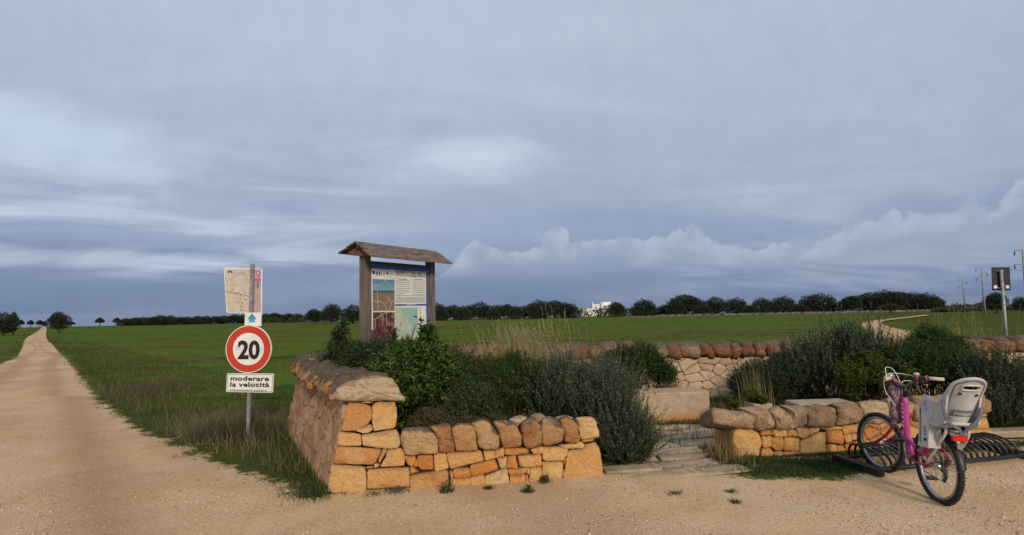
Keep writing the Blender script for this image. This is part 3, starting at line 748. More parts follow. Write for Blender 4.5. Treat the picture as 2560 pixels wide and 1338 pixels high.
# long side
Ls_ = np.linalg.norm(AF - A0); HT = .80; SL = .17 / HT
rs = random.Random(3)
sn = unit(np.array([-win[0], -win[1], SL]))
def side_pt(u, v):
    u = u * (1 - (.03 + .15 * v) / Ls_) + .03 + .15 * v
    return A0 + wd * u + np.array([0, 0, 1.]) * v + win * v * SL
cells = voronoi_cells(Ls_, HT, row_seeds(Ls_, HT, 5, .24, rs, .45), 1.25)
for i, cl_ in enumerate(cells):
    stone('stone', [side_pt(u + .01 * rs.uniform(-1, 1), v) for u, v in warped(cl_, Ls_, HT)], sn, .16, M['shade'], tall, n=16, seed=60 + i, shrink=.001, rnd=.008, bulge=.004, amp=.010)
i0 = side_pt(0, 0) + win * .05 + wd * .06; i1 = side_pt(Ls_, 0) + win * .05
T0 = side_pt(0, HT) + win * .05 + wd * .06; T1 = side_pt(Ls_, HT) + win * .05
core_prism(tall, [i0, i1, i1 + win * .55, i0 + win * .55 + wd * -.02], [T0, T1, T1 + win * .34, T0 + win * .34])
u = .34; k = 0
while u < Ls_ + .05:
    ln = rs.uniform(.20, .34); hgt = rs.uniform(.085, .115)
    cc = A0 + wd * (u + ln / 2 - .04) + win * (.17 + .20) + np.array([0, 0, HT + hgt * .9 - .005 + rs.uniform(-.01, .015)])
    dax = unit(wd + win * rs.uniform(-.15, .15)); iax = np.array([dax[1], -dax[0], 0]); tl = rs.uniform(-.12, -.02)
    iax = unit(iax + np.array([0, 0, -tl])); zax = np.cross(iax, dax); zax = zax if zax[2] > 0 else -zax
    rock('cap_stone', cc, [iax, dax, zax], (.285, ln / 2 + .015, hgt), M['browncap'], tall, seed=100 + k, amp=.030, p=5.5, skew=.16, nu=24, nv=12)
    u += ln * .93; k += 1

# ---- low front wall
low = thing('stone_wall', 'low dry stone wall of orange blocks between the tall wall end and the big rosemary', 'stone wall', (0, 5.25, 0))
B0 = np.array([-.99, 5.03, 0]); B1 = np.array([.84, 5.28, 0]); bd_ = unit(B1 - B0); bn = unit(np.array([bd_[1], -bd_[0], .10])); bi = np.array([-bd_[1], bd_[0], 0])
body = [[(50,660),(180,665),(185,760),(140,790),(90,770)], [(205,655),(380,650),(395,830),(240,840),(205,780)], [(400,640),(540,625),(575,815),(410,850)],
 [(550,620),(960,600),(1000,720),(840,760),(590,825)], [(990,605),(1120,595),(1135,690),(1010,720)], [(1125,595),(1225,570),(1230,670),(1140,690)],
 [(1235,575),(1530,570),(1530,635),(1380,655),(1240,650)], [(1545,590),(1690,550),(1720,590),(1680,640),(1600,645)], [(1690,555),(1990,560),(1985,640),(1930,725),(1695,725)],
 [(1870,540),(2000,520),(2150,490),(2180,530),(2170,580),(2000,580)], [(2145,460),(2300,460),(2290,490),(2180,505)],
 [(1990,600),(2170,590),(2200,530),(2320,500),(2370,560),(2420,905),(1920,965),(1960,830),(1975,700)],
 [(1155,700),(1265,675),(1260,800),(1195,810)], [(1275,670),(1370,665),(1395,810),(1270,805)], [(1395,665),(1670,645),(1680,780),(1560,800),(1420,790)],
 [(835,775),(1130,700),(1165,790),(1160,825),(1000,885),(850,900)], [(620,815),(825,810),(840,905),(760,930),(630,925)], [(585,850),(615,840),(625,925),(600,925)],
 [(125,800),(150,790),(215,860),(125,880)], [(115,895),(570,830),(580,1010),(480,1055),(115,1075)], [(600,940),(830,925),(835,1060),(640,1075),(595,1000)],
 [(835,915),(995,890),(1005,1040),(840,1060)], [(1010,900),(1270,810),(1295,1020),(1100,1045),(1015,1040)], [(1285,825),(1500,805),(1500,860),(1440,885),(1310,900)],
 [(1508,810),(1538,810),(1525,885),(1508,870)], [(1305,905),(1480,880),(1495,1005),(1310,1020)], [(1488,890),(1518,880),(1530,990),(1500,1000)],
 [(1540,805),(1675,800),(1680,975),(1535,1000)], [(1690,735),(1920,735),(1930,820),(1905,955),(1690,970)], [(1935,690),(1970,700),(1940,800)], [(1935,820),(1962,850),(1910,950)], [(180,700),(205,700),(205,790),(170,790)], [(580,700),(590,830),(575,830)]]
for i, pl in enumerate(body[:-1]):
    P3 = [on_plane(*Z2(q), B0, bn) for q in pl]
    sz = np.ptp(np.array(P3)[:, 0])
    stone('stone', P3, bn, .16, M['deeporange'] if i not in (3, 11, 19, 22) else M['orange'], low, n=26 if sz > .12 else 12, seed=200 + i, bulge=.006, amp=.010, shrink=-.003, soft=1 if sz > .12 else 0)
caps = [[(30,360),(60,330),(200,315),(330,325),(400,390),(445,470),(455,620),(420,640),(300,640),(60,655),(35,560),(15,440)],
 [(350,310),(400,290),(590,290),(610,400),(640,520),(640,610),(520,630),(460,610),(450,480),(400,380)], [(610,310),(680,290),(830,275),(880,330),(905,430),(915,590),(800,610),(670,600),(640,500),(620,400)],
 [(840,260),(950,225),(1050,250),(1120,330),(1180,420),(1185,510),(1160,580),(1040,600),(940,570),(915,440),(880,330)],
 [(1095,240),(1200,225),(1350,255),(1410,330),(1440,430),(1450,550),(1240,565),(1205,520),(1185,400),(1130,300)],
 [(1440,250),(1550,190),(1620,215),(1680,290),(1685,530),(1600,570),(1500,555),(1465,500),(1445,380)],
 [(1690,220),(1780,195),(1850,220),(1920,270),(1950,360),(1955,490),(1850,520),(1720,540),(1690,500),(1685,300)],
 [(1890,210),(1950,185),(2060,220),(2110,290),(2130,400),(2135,490),(2100,515),(1960,490),(1950,350)],
 [(2080,210),(2130,190),(2300,205),(2350,260),(2365,430),(2340,450),(2220,465),(2140,440),(2130,330)]]
cn_ = unit(np.array([bd_[1], -bd_[0], .32]))
CP0 = B0 - bi * .012
for i, pl in enumerate(caps):
    stone('cap_stone', [on_plane(*Z2(q), CP0 + bi * .0, unit([bd_[1], -bd_[0], 0])) for q in pl], cn_, .30, M['orange'] if i == 8 else M['browncap'], low, n=34, rnd=.022, bulge=.016, amp=.020, seed=240 + i, backscale=.88, shrink=-.002, soft=1)
for i, pl in enumerate([[(1290,225),(1400,180),(1520,190),(1480,330),(1380,330)], [(1545,170),(1650,150),(1740,185),(1700,330),(1580,300)], [(1840,200),(1930,175),(2060,200),(1990,330),(1880,300)]]):
    stone('cap_stone', [on_plane(*Z2(q), CP0 + bi * .18, unit([bd_[1], -bd_[0], 0])) for q in pl], cn_, .14, M['cap'], low, n=20, rnd=.03, amp=.012, seed=255 + i, soft=2)
bt = .33; c0 = B0 + bi * .05; c1 = B1 + bi * .05 - bd_ * .05
core_prism(low, [c0, c1, c1 + bi * .30, c0 + bi * .30], [c0 + np.array([0, 0, bt]) + bi * .03, c1 + np.array([0, 0, bt + .02]) + bi * .03, c1 + bi * .26 + np.array([0, 0, bt]), c0 + bi * .26 + np.array([0, 0, bt])])

# ---- low wall on the right, behind the bicycle rack
rw = thing('stone_wall', 'low dry stone wall with big rough capstones behind the bicycle and the rack', 'stone wall', (3.8, 6.0, 0))
C0 = np.array([2.327, 5.781, 0]); C1 = np.array([5.285, 6.108, 0]); cd = unit(C1 - C0); cnr = unit(np.array([cd[1], -cd[0], .10])); ci = np.array([-cd[1], cd[0], 0])
rbody = [[(455,750),(520,722),(680,730),(750,760),(775,800),(785,900),(760,1065),(700,1095),(480,1090),(455,900)],
 [(780,755),(900,745),(900,800),(780,810)], [(903,745),(930,740),(940,800),(905,805)], [(943,735),(1085,725),(1095,825),(950,825)], [(1100,730),(1190,740),(1225,820),(1100,820)],
 [(1205,715),(1350,715),(1360,810),(1290,850),(1235,830)], [(1365,720),(1480,715),(1480,760),(1380,805),(1365,800)], [(795,820),(905,815),(910,950),(800,955)],
 [(915,830),(1045,830),(1045,985),(960,990),(915,950)], [(1055,830),(1230,835),(1250,1000),(1055,990)], [(1255,870),(1330,850),(1480,770),(1550,770),(1560,1080),(1260,1085)],
 [(790,965),(890,960),(930,1000),(930,1090),(785,1095)], [(940,1000),(1045,1000),(1045,1090),(940,1090)], [(1055,1000),(1250,1010),(1250,1088),(1055,1088)], [(1480,715),(1560,720),(1740,680),(1750,735),(1560,745)],
 [(1565,745),(1750,745),(1775,880),(1760,920),(1650,890),(1570,900)], [(1755,700),(1960,670),(1955,770),(1770,795)], [(1775,805),(1850,790),(1860,880),(1790,900)],
 [(1865,790),(1950,780),(1945,860),(1870,865)], [(1565,910),(1690,925),(1705,1070),(1570,1075)], [(1705,930),(1765,930),(1795,980),(1800,1060),(1710,1065)], [(1790,920),(1940,870),(1965,1050),(1810,1055)]]
for i, pl in enumerate(rbody):
    P3 = [on_plane(*Z5(q), C0, cnr) for q in pl]
    stone('stone', P3, cnr, .42 if i == 0 else .16, M['deeporange'], rw, n=30 if i in (0, 10) else 20, seed=300 + i, bulge=.006, amp=.016 if i == 0 else .010, shrink=-.003, backscale=1.0 if i == 0 else .9, rnd=.022 if i == 0 else .011)
Lr = np.linalg.norm(C1 - C0); u0_ = float((on_plane(*Z5((1965, 950)), C0, cnr) - C0) @ cd)
rs = random.Random(9)
def rside(u, v): return C0 + cd * (u + u0_) + np.array([0, 0, v]) + ci * v * .10
wR = Lr - u0_ - .36; hR = .36
for i, cl_ in enumerate(voronoi_cells(wR, hR, row_seeds(wR, hR, 3, .17, rs, .35), 1.2)):
    stone('stone', [rside(u, v) for u, v in warped(cl_, wR, hR, 7, .016)], cnr, .16, M['deeporange'], rw, n=16, seed=340 + i, amp=.008, shrink=.001)
for i, (a, b, z0, z1) in enumerate([(-.36, .03, 0, .17), (-.35, .01, .175, .30), (-.30, -.01, .305, .40)]):
    stone('stone', [C1 + cd * q + np.array([0, 0, w_]) + ci * w_ * .1 for q, w_ in ((a, z0), (b, z0), (b - .015, z1), (a + .01, z1))], cnr, .35, M['deeporange'], rw, n=20, seed=360 + i, amp=.010)
rcaps = [[(205,490),(230,475),(450,500),(600,520),(680,560),(700,600),(690,720),(620,720),(460,695),(220,655)], [(520,480),(620,455),(760,455),(880,500),(900,560),(960,610),(975,680),(940,720),(770,745),(710,720),(700,600),(660,545)],
 [(890,490),(970,460),(1080,490),(1150,560),(1165,720),(980,725),(975,620),(920,560)], [(1000,450),(1300,440),(1340,540),(1345,650),(1310,700),(1170,705),(1160,560),(1090,490)],
 [(1310,440),(1480,430),(1680,480),(1700,580),(1680,690),(1600,700),(1440,705),(1350,690),(1350,560)], [(1600,430),(1840,405),(1950,430),(2020,540),(2000,640),(1850,660),(1800,680),(1690,690),(1710,570),(1680,470)],
 [(1945,400),(2100,385),(2270,390),(2330,500),(2320,640),(2150,660),(2020,640),(2030,540)], [(2280,360),(2450,340),(2560,370),(2610,480),(2600,620),(2450,650),(2330,640),(2340,500)],
 [(2570,330),(2760,320),(2900,340),(2930,450),(2920,600),(2760,630),(2620,620),(2620,480)], [(2910,310),(3100,300),(3190,340),(3230,430),(3220,590),(3080,620),(2935,600),(2940,450)],
 [(3200,320),(3330,300),(3440,310),(3500,370),(3550,440),(3548,520),(3400,560),(3240,590),(3240,430)]]
ccn = unit(np.array([cd[1], -cd[0], .35]))
for i, pl in enumerate(rcaps):
    stone('cap_stone', [on_plane(*Z5(q), C0 - ci * .02, unit([cd[1], -cd[0], 0])) for q in pl], ccn, .36, M['cap'], rw, n=34, rnd=.026, bulge=.016, amp=.026, seed=370 + i, backscale=.92, shrink=-.004, soft=1)
k0 = C0 + ci * .05 + cd * .1; k1 = C1 + ci * .05 - cd * .06
core_prism(rw, [k0, k1, k1 + ci * .32, k0 + ci * .30], [k0 + np.array([0, 0, .30]) + ci * .03, k1 + np.array([0, 0, .38]) + ci * .03, k1 + ci * .28 + np.array([0, 0, .38]), k0 + ci * .28 + np.array([0, 0, .30])])

# ---- long wall at the back of the enclosure
bw = thing('stone_wall', 'long pale dry stone wall with red brown capstones between the garden and the green field', 'stone wall', (3.5, 9.4, 0))
D0 = np.array([-3.15, 9.65, 0]); D1 = np.array([9.6, 9.12, 0]); dd_ = unit(D1 - D0); dn_ = unit(np.array([dd_[1], -dd_[0], .05])); di = np.array([-dd_[1], dd_[0], 0]); Ld = np.linalg.norm(D1 - D0)
rs = random.Random(12); hB = .68
for i, cl_ in enumerate(voronoi_cells(Ld, hB, row_seeds(Ld, hB, 5, .25, rs, .95), 1.5)):
    vis = 5.9 < np.mean([q[0] for q in cl_]) < 9.5
    stone('stone', [D0 + dd_ * u + np.array([0, 0, v]) + di * v * .05 for u, v in warped(cl_, Ld, hB, 5, .035)], dn_, .14, M['pale'], bw, n=24 if vis else 10, seed=400 + i, amp=.010, shrink=.002, rnd=.009, bulge=.004)
core_prism(bw, [D0 + di * .05, D1 + di * .05, D1 + di * .45, D0 + di * .45], [D0 + di * .08 + np.array([0, 0, hB]), D1 + di * .08 + np.array([0, 0, hB]), D1 + di * .42 + np.array([0, 0, hB]), D0 + di * .42 + np.array([0, 0, hB])])
u = 0; k = 0
while u < Ld:
    ln = rs.uniform(.17, .34); hg = rs.uniform(.11, .14); tl = rs.uniform(-.2, .12)
    zx = unit(np.array([0, 0, 1.]) + dd_ * tl); dx = unit(dd_ - dd_ * 0 - np.array([0, 0, tl])); 
    rock('cap_stone', D0 + dd_ * (u + ln / 2) + di * .24 + np.array([0, 0, hB + hg - .015 + rs.uniform(-.012, .012)]), [dx, di, zx], (ln / 2 + .004, .29, hg), M['redcap'], bw, seed=600 + k, amp=.026, p=6.5, nu=18, nv=10)
    u += ln * 1.0; k += 1

# ---- benches, path and kerb
def slab_block(name, label, cat, x0, x1, y0, y1, z0, z1, yaw=0., mat='bench', bev=.012, parent=None, group=None, seed=0):
    c_ = np.array([(x0 + x1) / 2, (y0 + y1) / 2, (z0 + z1) / 2]); ax = [[math.cos(yaw), math.sin(yaw), 0], [-math.sin(yaw), math.cos(yaw), 0], [0, 0, 1]]
    o = MB().box(c_, ((x1 - x0) / 2, (y1 - y0) / 2, (z1 - z0) / 2), ax, bev).build(name, M[mat], parent, loc=None if parent else (c_[0], c_[1], z0))
    if label: tag(o, label, cat, group)
    return o
bench = slab_block('stone_bench', 'long block bench of smooth tan stone standing at the end of the slab path', 'stone bench', 1.38, 2.69, 7.54, 7.98, -.01, .395, .12)
bench2 = slab_block('stone_bench', 'pale flat topped stone bench just behind the low wall with big capstones', 'stone bench', 3.55, 4.30, 6.86, 7.22, 0, .335, .05)
stub = slab_block('stone_block', 'small grey stone block beside the light green plant behind the right wall', 'stone block', 2.93, 3.17, 6.75, 7.0, 0, .37, .1)
kerb = slab_block('stone_kerb', 'low pale kerb stone under the shrubs right of the rack', 'kerb', 5.45, 8.6, 6.42, 6.62, 0, .08, .05, mat='slab')
kerb2 = slab_block('stone_kerb', 'short flat kerb stone under the big rosemary by the path', 'kerb', .85, 1.42, 5.34, 5.52, 0, .035, .12, mat='slab')
kerb['group'] = kerb2['group'] = 'kerb stones'
path = bpy.data.objects.new('stone_path', None); COL.objects.link(path); path.location = (1.7, 6.5, 0); tag(path, 'path of worn slabs with grass in the joints leading to the bench', kind='structure')
ey_ = [1192, 1170, 1152, 1136, 1120, 1103, 1089, 1077, 1064, 1056]
rs = random.Random(4)
for i in range(len(ey_) - 1):
    ya, yb = on_ground(1700, ey_[i])[1], on_ground(1700, ey_[i + 1])[1]
    gap = .007 + .0035 * i
    xr = (2.26, 2.18, 2.32, 2.45, 2.55, 2.6, 2.65, 2.7, 2.72)[i]; xl = (.9, 1.0, 1.05, 1.1, 1.1, 1.2, 1.2, 1.3, 1.3)[i]
    cut = (1.72, 1.45, 1.50, 1.2, 1.9, 1.62, 2.15, 1.5, 2.1)[i]; sl_ = rs.uniform(-.18, .18)
    sk = .10
    for (a, b, sa, sb) in ((xl, cut - .012, 0, sl_), (cut + .012, xr, sl_, rs.uniform(-.1, .1))):
        pts = [(a - sa / 2, ya + gap), ((a + b) / 2, ya + gap + rs.uniform(-.01, .01)), (b - sb / 2, ya + gap + rs.uniform(-.01, .02)), (b + sb / 2, yb - gap + rs.uniform(-.02, .01)), ((a + b) / 2, yb - gap), (a + sa / 2, yb - gap)]
        P3 = [np.array([x, y + (x - 1.7) * .17, .008 + rs.uniform(-.005, .005)]) for x, y in pts]
        stone('slab', P3, (0, 0, 1), .06, M['slab'], path, n=22, rnd=.01, bulge=.002, amp=.004, seed=700 + i, shrink=.0, soft=0, backscale=1)

# ================================================================== ROAD SIGN
Ysg = 6.98
pt, pb = at_depth(631, 660, Ysg), at_depth(621, 1094, Ysg)
sg = thing('road_sign', 'grey pole with round red and white 20 sign, town map board and lower text plate', 'road sign', (pb[0], Ysg, float(terrain(Ysg))))
sx = unit([1, -.06, 0]); sy_ = unit(pt - pb); sn_ = unit(np.cross(sx, sy_)); sx = unit(np.cross(sy_, sn_))
if sn_[1] > 0: sn_ = -sn_
ax3 = [sx, -sn_, sy_]
MB().box((pt + pb) / 2 + sy_ * -.05, (.022, .022, np.linalg.norm(pt - pb) / 2 + .05), [sx, sn_, sy_], .006).build('pole', M['galv'], sg)
def local_poly(pxs, Yp):
    """traced outline -> coordinates in the sign's own plane, around the first point of the plane"""
    o = at_depth(626, 872, Yp); out = []
    for q in pxs:
        p = on_plane(*q, o, sn_); out.append(((p - o) @ sx, (p - o) @ sy_))
    return o, out
# round plate
oc = at_depth(626, 872, Ysg) + sn_ * .045
def disc(r, n=48): return [(r * math.cos(2 * math.pi * i / n), r * math.sin(2 * math.pi * i / n)) for i in range(n)]
RD = .302
dsc = MB().prism(disc(RD), oc, sx, sy_, sn_, .02).build('speed_limit_disc', M['white'], sg)
def ring_mesh(r0, r1, n=56):
    V = [(r * math.cos(2 * math.pi * i / n), r * math.sin(2 * math.pi * i / n)) for r in (r0, r1) for i in range(n)]
    f = [(i, (i + 1) % n, n + (i + 1) % n, n + i) for i in range(n)]
    return V, f
V2, f2 = ring_mesh(.205, .292)
obj('red_ring', [oc + sx * a + sy_ * b + sn_ * .0015 for a, b in V2], f2, M['red'], dsc).parent = dsc
def reparent_fix(o, par):     # a sub-part: same origin as its part
    o.parent = par; return o
def sub(o, part, root):
    """o was built relative to root's location; hang it under the part, which already sits on root"""
    o.parent = part; return o
# (parts of the sign sit on the sign's own origin, so sub-parts built for the sign keep their place)
for ch in list(dsc.children):
    me = ch.data; me.transform(Matrix.Translation(-Vector(sg.location)))
lt = lettering('20', oc + sx * .004 - sy_ * .118, sx, sy_, sn_, .34, M['black'], sg, bold=.013, align='CENTER', width=.29, height=.245); lt.parent = dsc
for dz in (-.1, .12):
    MB().box(oc - sn_ * .035 + sy_ * dz, (.05, .012, .012), [sx, sn_, sy_]).build('clamp', M['galv'], sg)
# lower plate
o_, _ = local_poly([], Ysg); o_ = at_depth(626, 872, Ysg) + sn_ * .045
def lp(px, py):
    p = on_plane(px, py, o_, sn_); return ((p - o_) @ sx, (p - o_) @ sy_)
pl = [lp(567.5, 933.5), lp(684.5, 934.5), lp(682, 982), lp(565, 980)]
def rounded(poly, r=.015, n=4):
    P = [np.array(q, float) for q in poly]; out = []; m = len(P)
    for i in range(m):
        a, b, c_ = P[i - 1], P[i], P[(i + 1) % m]; ta = unit(a - b); tb = unit(c_ - b)
        p0, p1 = b + ta * r, b + tb * r
        for k_ in range(n + 1):
            u_ = k_ / n; out.append((1 - u_) ** 2 * p0 + 2 * u_ * (1 - u_) * b + u_ * u_ * p1)
    return [tuple(q) for q in out]
def inset(poly, d_):
    c_ = np.mean(poly, 0); return [tuple(np.array(q) - np.sign(np.array(q) - c_) * d_) for q in poly]
spt = MB().prism(rounded(pl[::-1]), o_, sx, sy_, sn_, .012).build('text_plate', M['white'], sg)
bo = inset(pl[::-1], .010); bi_ = inset(pl[::-1], .015)
V2 = rounded(bo, .012) + rounded(bi_, .010); nn_ = len(V2) // 2
ob = obj('border', [o_ + sx * a + sy_ * b + sn_ * .0015 for a, b in V2], [(i, (i + 1) % nn_, nn_ + (i + 1) % nn_, nn_ + i) for i in range(nn_)], M['black'], sg); ob.parent = spt
ex_p = unit(np.array(pl[1]) - np.array(pl[0])); ex3 = sx * ex_p[0] + sy_ * ex_p[1]; ey3 = -sx * ex_p[1] + sy_ * ex_p[0]
for txt, px_, py_, wd_, sz_, b_ in (('moderare', 575.5, 951.5, .505, .098, .0032), ('la velocità', 574.5, 966.5, .515, .098, .0032), ('non sollevare polvere', 574.5, 977.6, .475, .046, .0010)):
    q = lp(px_, py_); l_ = lettering(txt, o_ + sx * q[0] + sy_ * q[1], ex3, ey3, sn_, sz_, M['black'], sg, bold=b_, width=wd_, space=1.06 if sz_ > .06 else 1.25, yscale=.83); l_.parent = spt
# arrow plate
pl = [lp(612, 781.5), lp(653.5, 782), lp(653, 815.5), lp(611.5, 815)]
apt = MB().prism(pl[::-1], o_, sx, sy_, sn_, .008).build('arrow_plate', M['white'], sg)
za = lambda X_, Y_: lp(540 + X_ / 3.717, 640 + Y_ / 3.717)
arr = [za(334, 534), za(378, 588), za(362, 588), za(364, 618), za(304, 618), za(306, 588), za(290, 588)]
mA, tA = material('print_cyan_arrow', .5, .3); spz = tA.add('ShaderNodeSeparateXYZ'); tA.put(spz.inputs[0], tA.pos)
zt, zb = at_depth(631, 783, Ysg)[2], at_depth(631, 810, Ysg)[2]
tA.put(tA.p.inputs['Base Color'], tA.mix(tA.map(spz.outputs[2], float(zb), float(zt)), (.10, .42, .60), (.03, .20, .38)))
tri_ = tessellate_polygon([[Vector((a, b, 0)) for a, b in arr]])
oo = obj('arrow', [o_ + sx * a + sy_ * b + sn_ * .0015 for a, b in arr], [tuple(q) for q in tri_], mA, sg); oo.parent = apt
# town map board, behind the pole
om = o_ - sn_ * .075
def lpm(X_, Y_):
    p = on_plane(540 + X_ / 3.717, 640 + Y_ / 3.717, om, sn_); return ((p - om) @ sx, (p - om) @ sy_)
outl = [lpm(*q) for q in ((72, 118), (82, 109), (400, 114), (424, 120), (430, 140), (427, 560), (418, 578), (400, 584), (397, 531), (112, 530), (97, 518))]
mb_ = MB().prism(outl[::-1], om, sx, sy_, sn_, .010).build('map_board', M['white'], sg)
mp = [lpm(*q) for q in ((80, 122), (326, 126), (322, 524), (112, 524), (103, 514))]
oo = quad_uv('map_print', mp[::-1], om, sx, sy_, sn_, .0015, M['maptown'], sg); oo.parent = mb_
pk_ = [lpm(*q) for q in ((330, 126), (400, 120), (419, 130), (418, 520), (392, 524), (328, 524))]
oo = quad_uv('pink_column', pk_[::-1], om, sx, sy_, sn_, .0015, M['pinkgrey'], sg); oo.parent = mb_
def strip(pts, w, o3, ex, ey, ez, lift, mat, root, part, name='line'):
    V = []; pts = [np.array(q, float) for q in pts]
    for i, p in enumerate(pts):
        tg = unit(pts[min(i + 1, len(pts) - 1)] - pts[max(i - 1, 0)]); nn = np.array([-tg[1], tg[0]])
        for s_ in (-1, 1):
            q = p + nn * s_ * w / 2; V.append(o3 + ex * q[0] + ey * q[1] + ez * lift)
    o = obj(name, V, [(2 * i, 2 * i + 1, 2 * i + 3, 2 * i + 2) for i in range(len(pts) - 1)], mat, root); o.parent = part; return o
strip([lpm(*q) for q in ((88, 330), (180, 345), (250, 360), (318, 380))], .006, om, sx, sy_, sn_, .003, M['greyprint'], sg, mb_, 'railway_line')
# pin with a cross
pin = [lpm(392 + 20 * math.sin(a) * 1, 160 - 22 * math.cos(a)) for a in arc_pts(-2.2, 2.2, 14)] + [lpm(392, 196)]
tri_ = tessellate_polygon([[Vector((a, b, 0)) for a, b in pin]])
oo = obj('pin_symbol', [om + sx * a + sy_ * b + sn_ * .0028 for a, b in pin], [tuple(q) for q in tri_], M['magenta'], sg); oo.parent = mb_
for q in (((382, 150), (402, 172)), ((402, 150), (382, 172))): strip([lpm(*z) for z in q], .009, om, sx, sy_, sn_, .004, M['white'], sg, mb_, 'cross')
for yy in (215, 228): strip([lpm(362, yy), lpm(420, yy + 2)], .016, om, sx, sy_, sn_, .003, M['magenta'], sg, mb_, 'text_bar')
for yy in range(245, 300, 9): strip([lpm(380, yy), lpm(402, yy)], .006, om, sx, sy_, sn_, .003, M['greyprint'], sg, mb_, 'text_line')
for yy, a, b in ((158, 170, 285), (176, 190, 270)): strip([lpm(a, yy), lpm(b, yy)], .010, om, sx, sy_, sn_, .003, M['lightprint'], sg, mb_, 'text_line')
em = [lpm(130 + 18 * math.cos(a), 160 - 18 * math.sin(a)) for a in arc_pts(0.1, 3.0, 9)]
strip(em, .018, om, sx, sy_, sn_, .003, M['greyprint'], sg, mb_, 'emblem')
for (X_, Y_) in ((228, 366), (228, 400), (222, 428), (246, 440), (233, 502), (234, 470)):
    strip([lpm(X_ - 4, Y_), lpm(X_ + 4, Y_)], .018, om, sx, sy_, sn_, .003, M['greyprint'], sg, mb_, 'map_mark')
MB().box(oc + sy_ * .93 - sn_ * .10, (.05, .010, .012), [sx, sn_, sy_]).build('clamp', M['galv'], sg)

# ================================================================== INFORMATION BOARD
P0 = np.array([-1.804, 6.9, 0]); be = unit([.558, .96, 0]); bnm = np.array([be[1], -be[0], 0]); up = np.array([0, 0, 1.])
ib = thing('information_board', 'roofed wooden notice board on two posts standing behind the glossy green shrub', 'information board', (-1.5, 7.4, 0))
axb = [be, bnm, up]
for tt_ in (-.105, 1.19): MB().box(P0 + be * tt_ + up * 1.16, (.052, .052, 1.16), axb, .006).build('post', M['post'], ib)
MB().box(P0 + be * .545 + up * 2.222, (.595, .028, .021), axb, .004).build('top_rail', M['post'], ib)
MB().box(P0 + be * .545 + up * 1.13, (.595, .03, .04), axb, .004).build('bottom_rail', M['post'], ib)
for tt_ in (-.026, 1.118): MB().box(P0 + be * tt_ + up * 1.68, (.026, .028, .52), axb, .004).build('side_rail', M['post'], ib)
pw, z_lo, z_hi = 1.09, 1.175, 2.2
po = P0 + up * z_lo + bnm * .034
def rect(a, b, c_, d_): return [(a, b), (c_, b), (c_, d_), (a, d_)]
ph = z_hi - z_lo
panel = MB().prism(rounded(rect(0, 0, pw, ph), .03), po, be, up, bnm, .012).build('panel', M['blue'], ib)
def pr(name, poly, mat, lift):
    o = quad_uv(name, poly, po, be, up, bnm, lift, mat, ib); o.parent = panel; return o
# panel coordinates from the enlarged view (left/right edges converge), via the panel plane
ZP = lambda X_, Y_: (lambda p: (float((p - po) @ be), float((p - po) @ up)))(on_plane(920 + X_ / 6.081, 650 + Y_ / 6.081, po, bnm))
pr('white_sheet', [ZP(55, 1060), ZP(885, 1200), ZP(880, 178), ZP(50, 128)], M['paper'], .0015)
pr('landscape_photo', [ZP(72, 776), ZP(402, 772), ZP(400, 300), ZP(66, 290)], M['photo1'], .003)
pr('cave_photo', [ZP(80, 1230), ZP(405, 1230), ZP(402, 792), ZP(72, 795)], M['photo2'], .003)
pr('map_of_the_park', [ZP(415, 1215), ZP(760, 1215), ZP(752, 725), ZP(412, 722)], M['mapcoast'], .003)
pr('blue_band', [ZP(413, 700), ZP(885, 694), ZP(885, 668), ZP(413, 674)], M['blue'], .003)
pr('blue_flag', [ZP(66, 213), ZP(104, 214), ZP(104, 168), ZP(66, 164)], M['navy'], .003)
a_, b_ = ZP(405, 244), ZP(868, 258)
l_ = lettering("TRAPPETO DELL'ARCO", po + be * a_[0] + up * a_[1], be, up, bnm, .12, M['greyprint'], ib, bold=.0012, width=b_[0] - a_[0], height=.098, lift=.003); l_.parent = panel
a_, b_ = ZP(580, 690), ZP(728, 690)
l_ = lettering('LA MAPPA DEL PARCO', po + be * a_[0] + up * (a_[1] + .0), be, up, bnm, .03, M['paper'], ib, bold=.0006, width=b_[0] - a_[0], lift=.0045); l_.parent = panel
def pline(pts, w, mat, name='text_line', lift=.003): return strip([ZP(*q) for q in pts], w, po, be, up, bnm, lift, mat, ib, panel, name)
for (X0, X1, y0) in ((415, 640, 318), (670, 866, 325)):
    for k in range(8): pline([(X0, y0 + 28.5 * k), (X1 if k < 7 else X0 + (X1 - X0) * (.62 if X0 < 500 else .95), y0 + 28.5 * k)], .0085, M['lightprint'])
pline([(455, 290), (592, 296)], .009, M['greyprint'], 'heading'); pline([(710, 297), (828, 302)], .009, M['greyprint'], 'heading')
pline([(415, 545), (880, 546)], .006, M['greyprint'], 'rule')
for k in range(3): pline([(418, 578 + 29 * k), (868, 580 + 29 * k)], .015, M['lightprint'])
for X_ in (132, 170, 292): pline([(X_, 178), (X_, 228)], .028, M['greyprint'], 'crest')
pline([(205, 185), (205, 228)], .022, M['lightprint'], 'crest'); pline([(228, 215), (245, 200), (262, 214)], .012, M['greyprint'], 'logo'); pline([(318, 214), (390, 220)], .010, M['lightprint'], 'logo_text')
for k in range(9): pline([(782, 725 + 40 * k), (800, 726 + 40 * k)], .022, M['lightprint'], 'legend_mark')
pr('blue_sticker', [ZP(770, 1070), ZP(830, 1068), ZP(828, 1018), ZP(776, 1022)], plain('cyan_sticker', (.10, .36, .52)), .004)
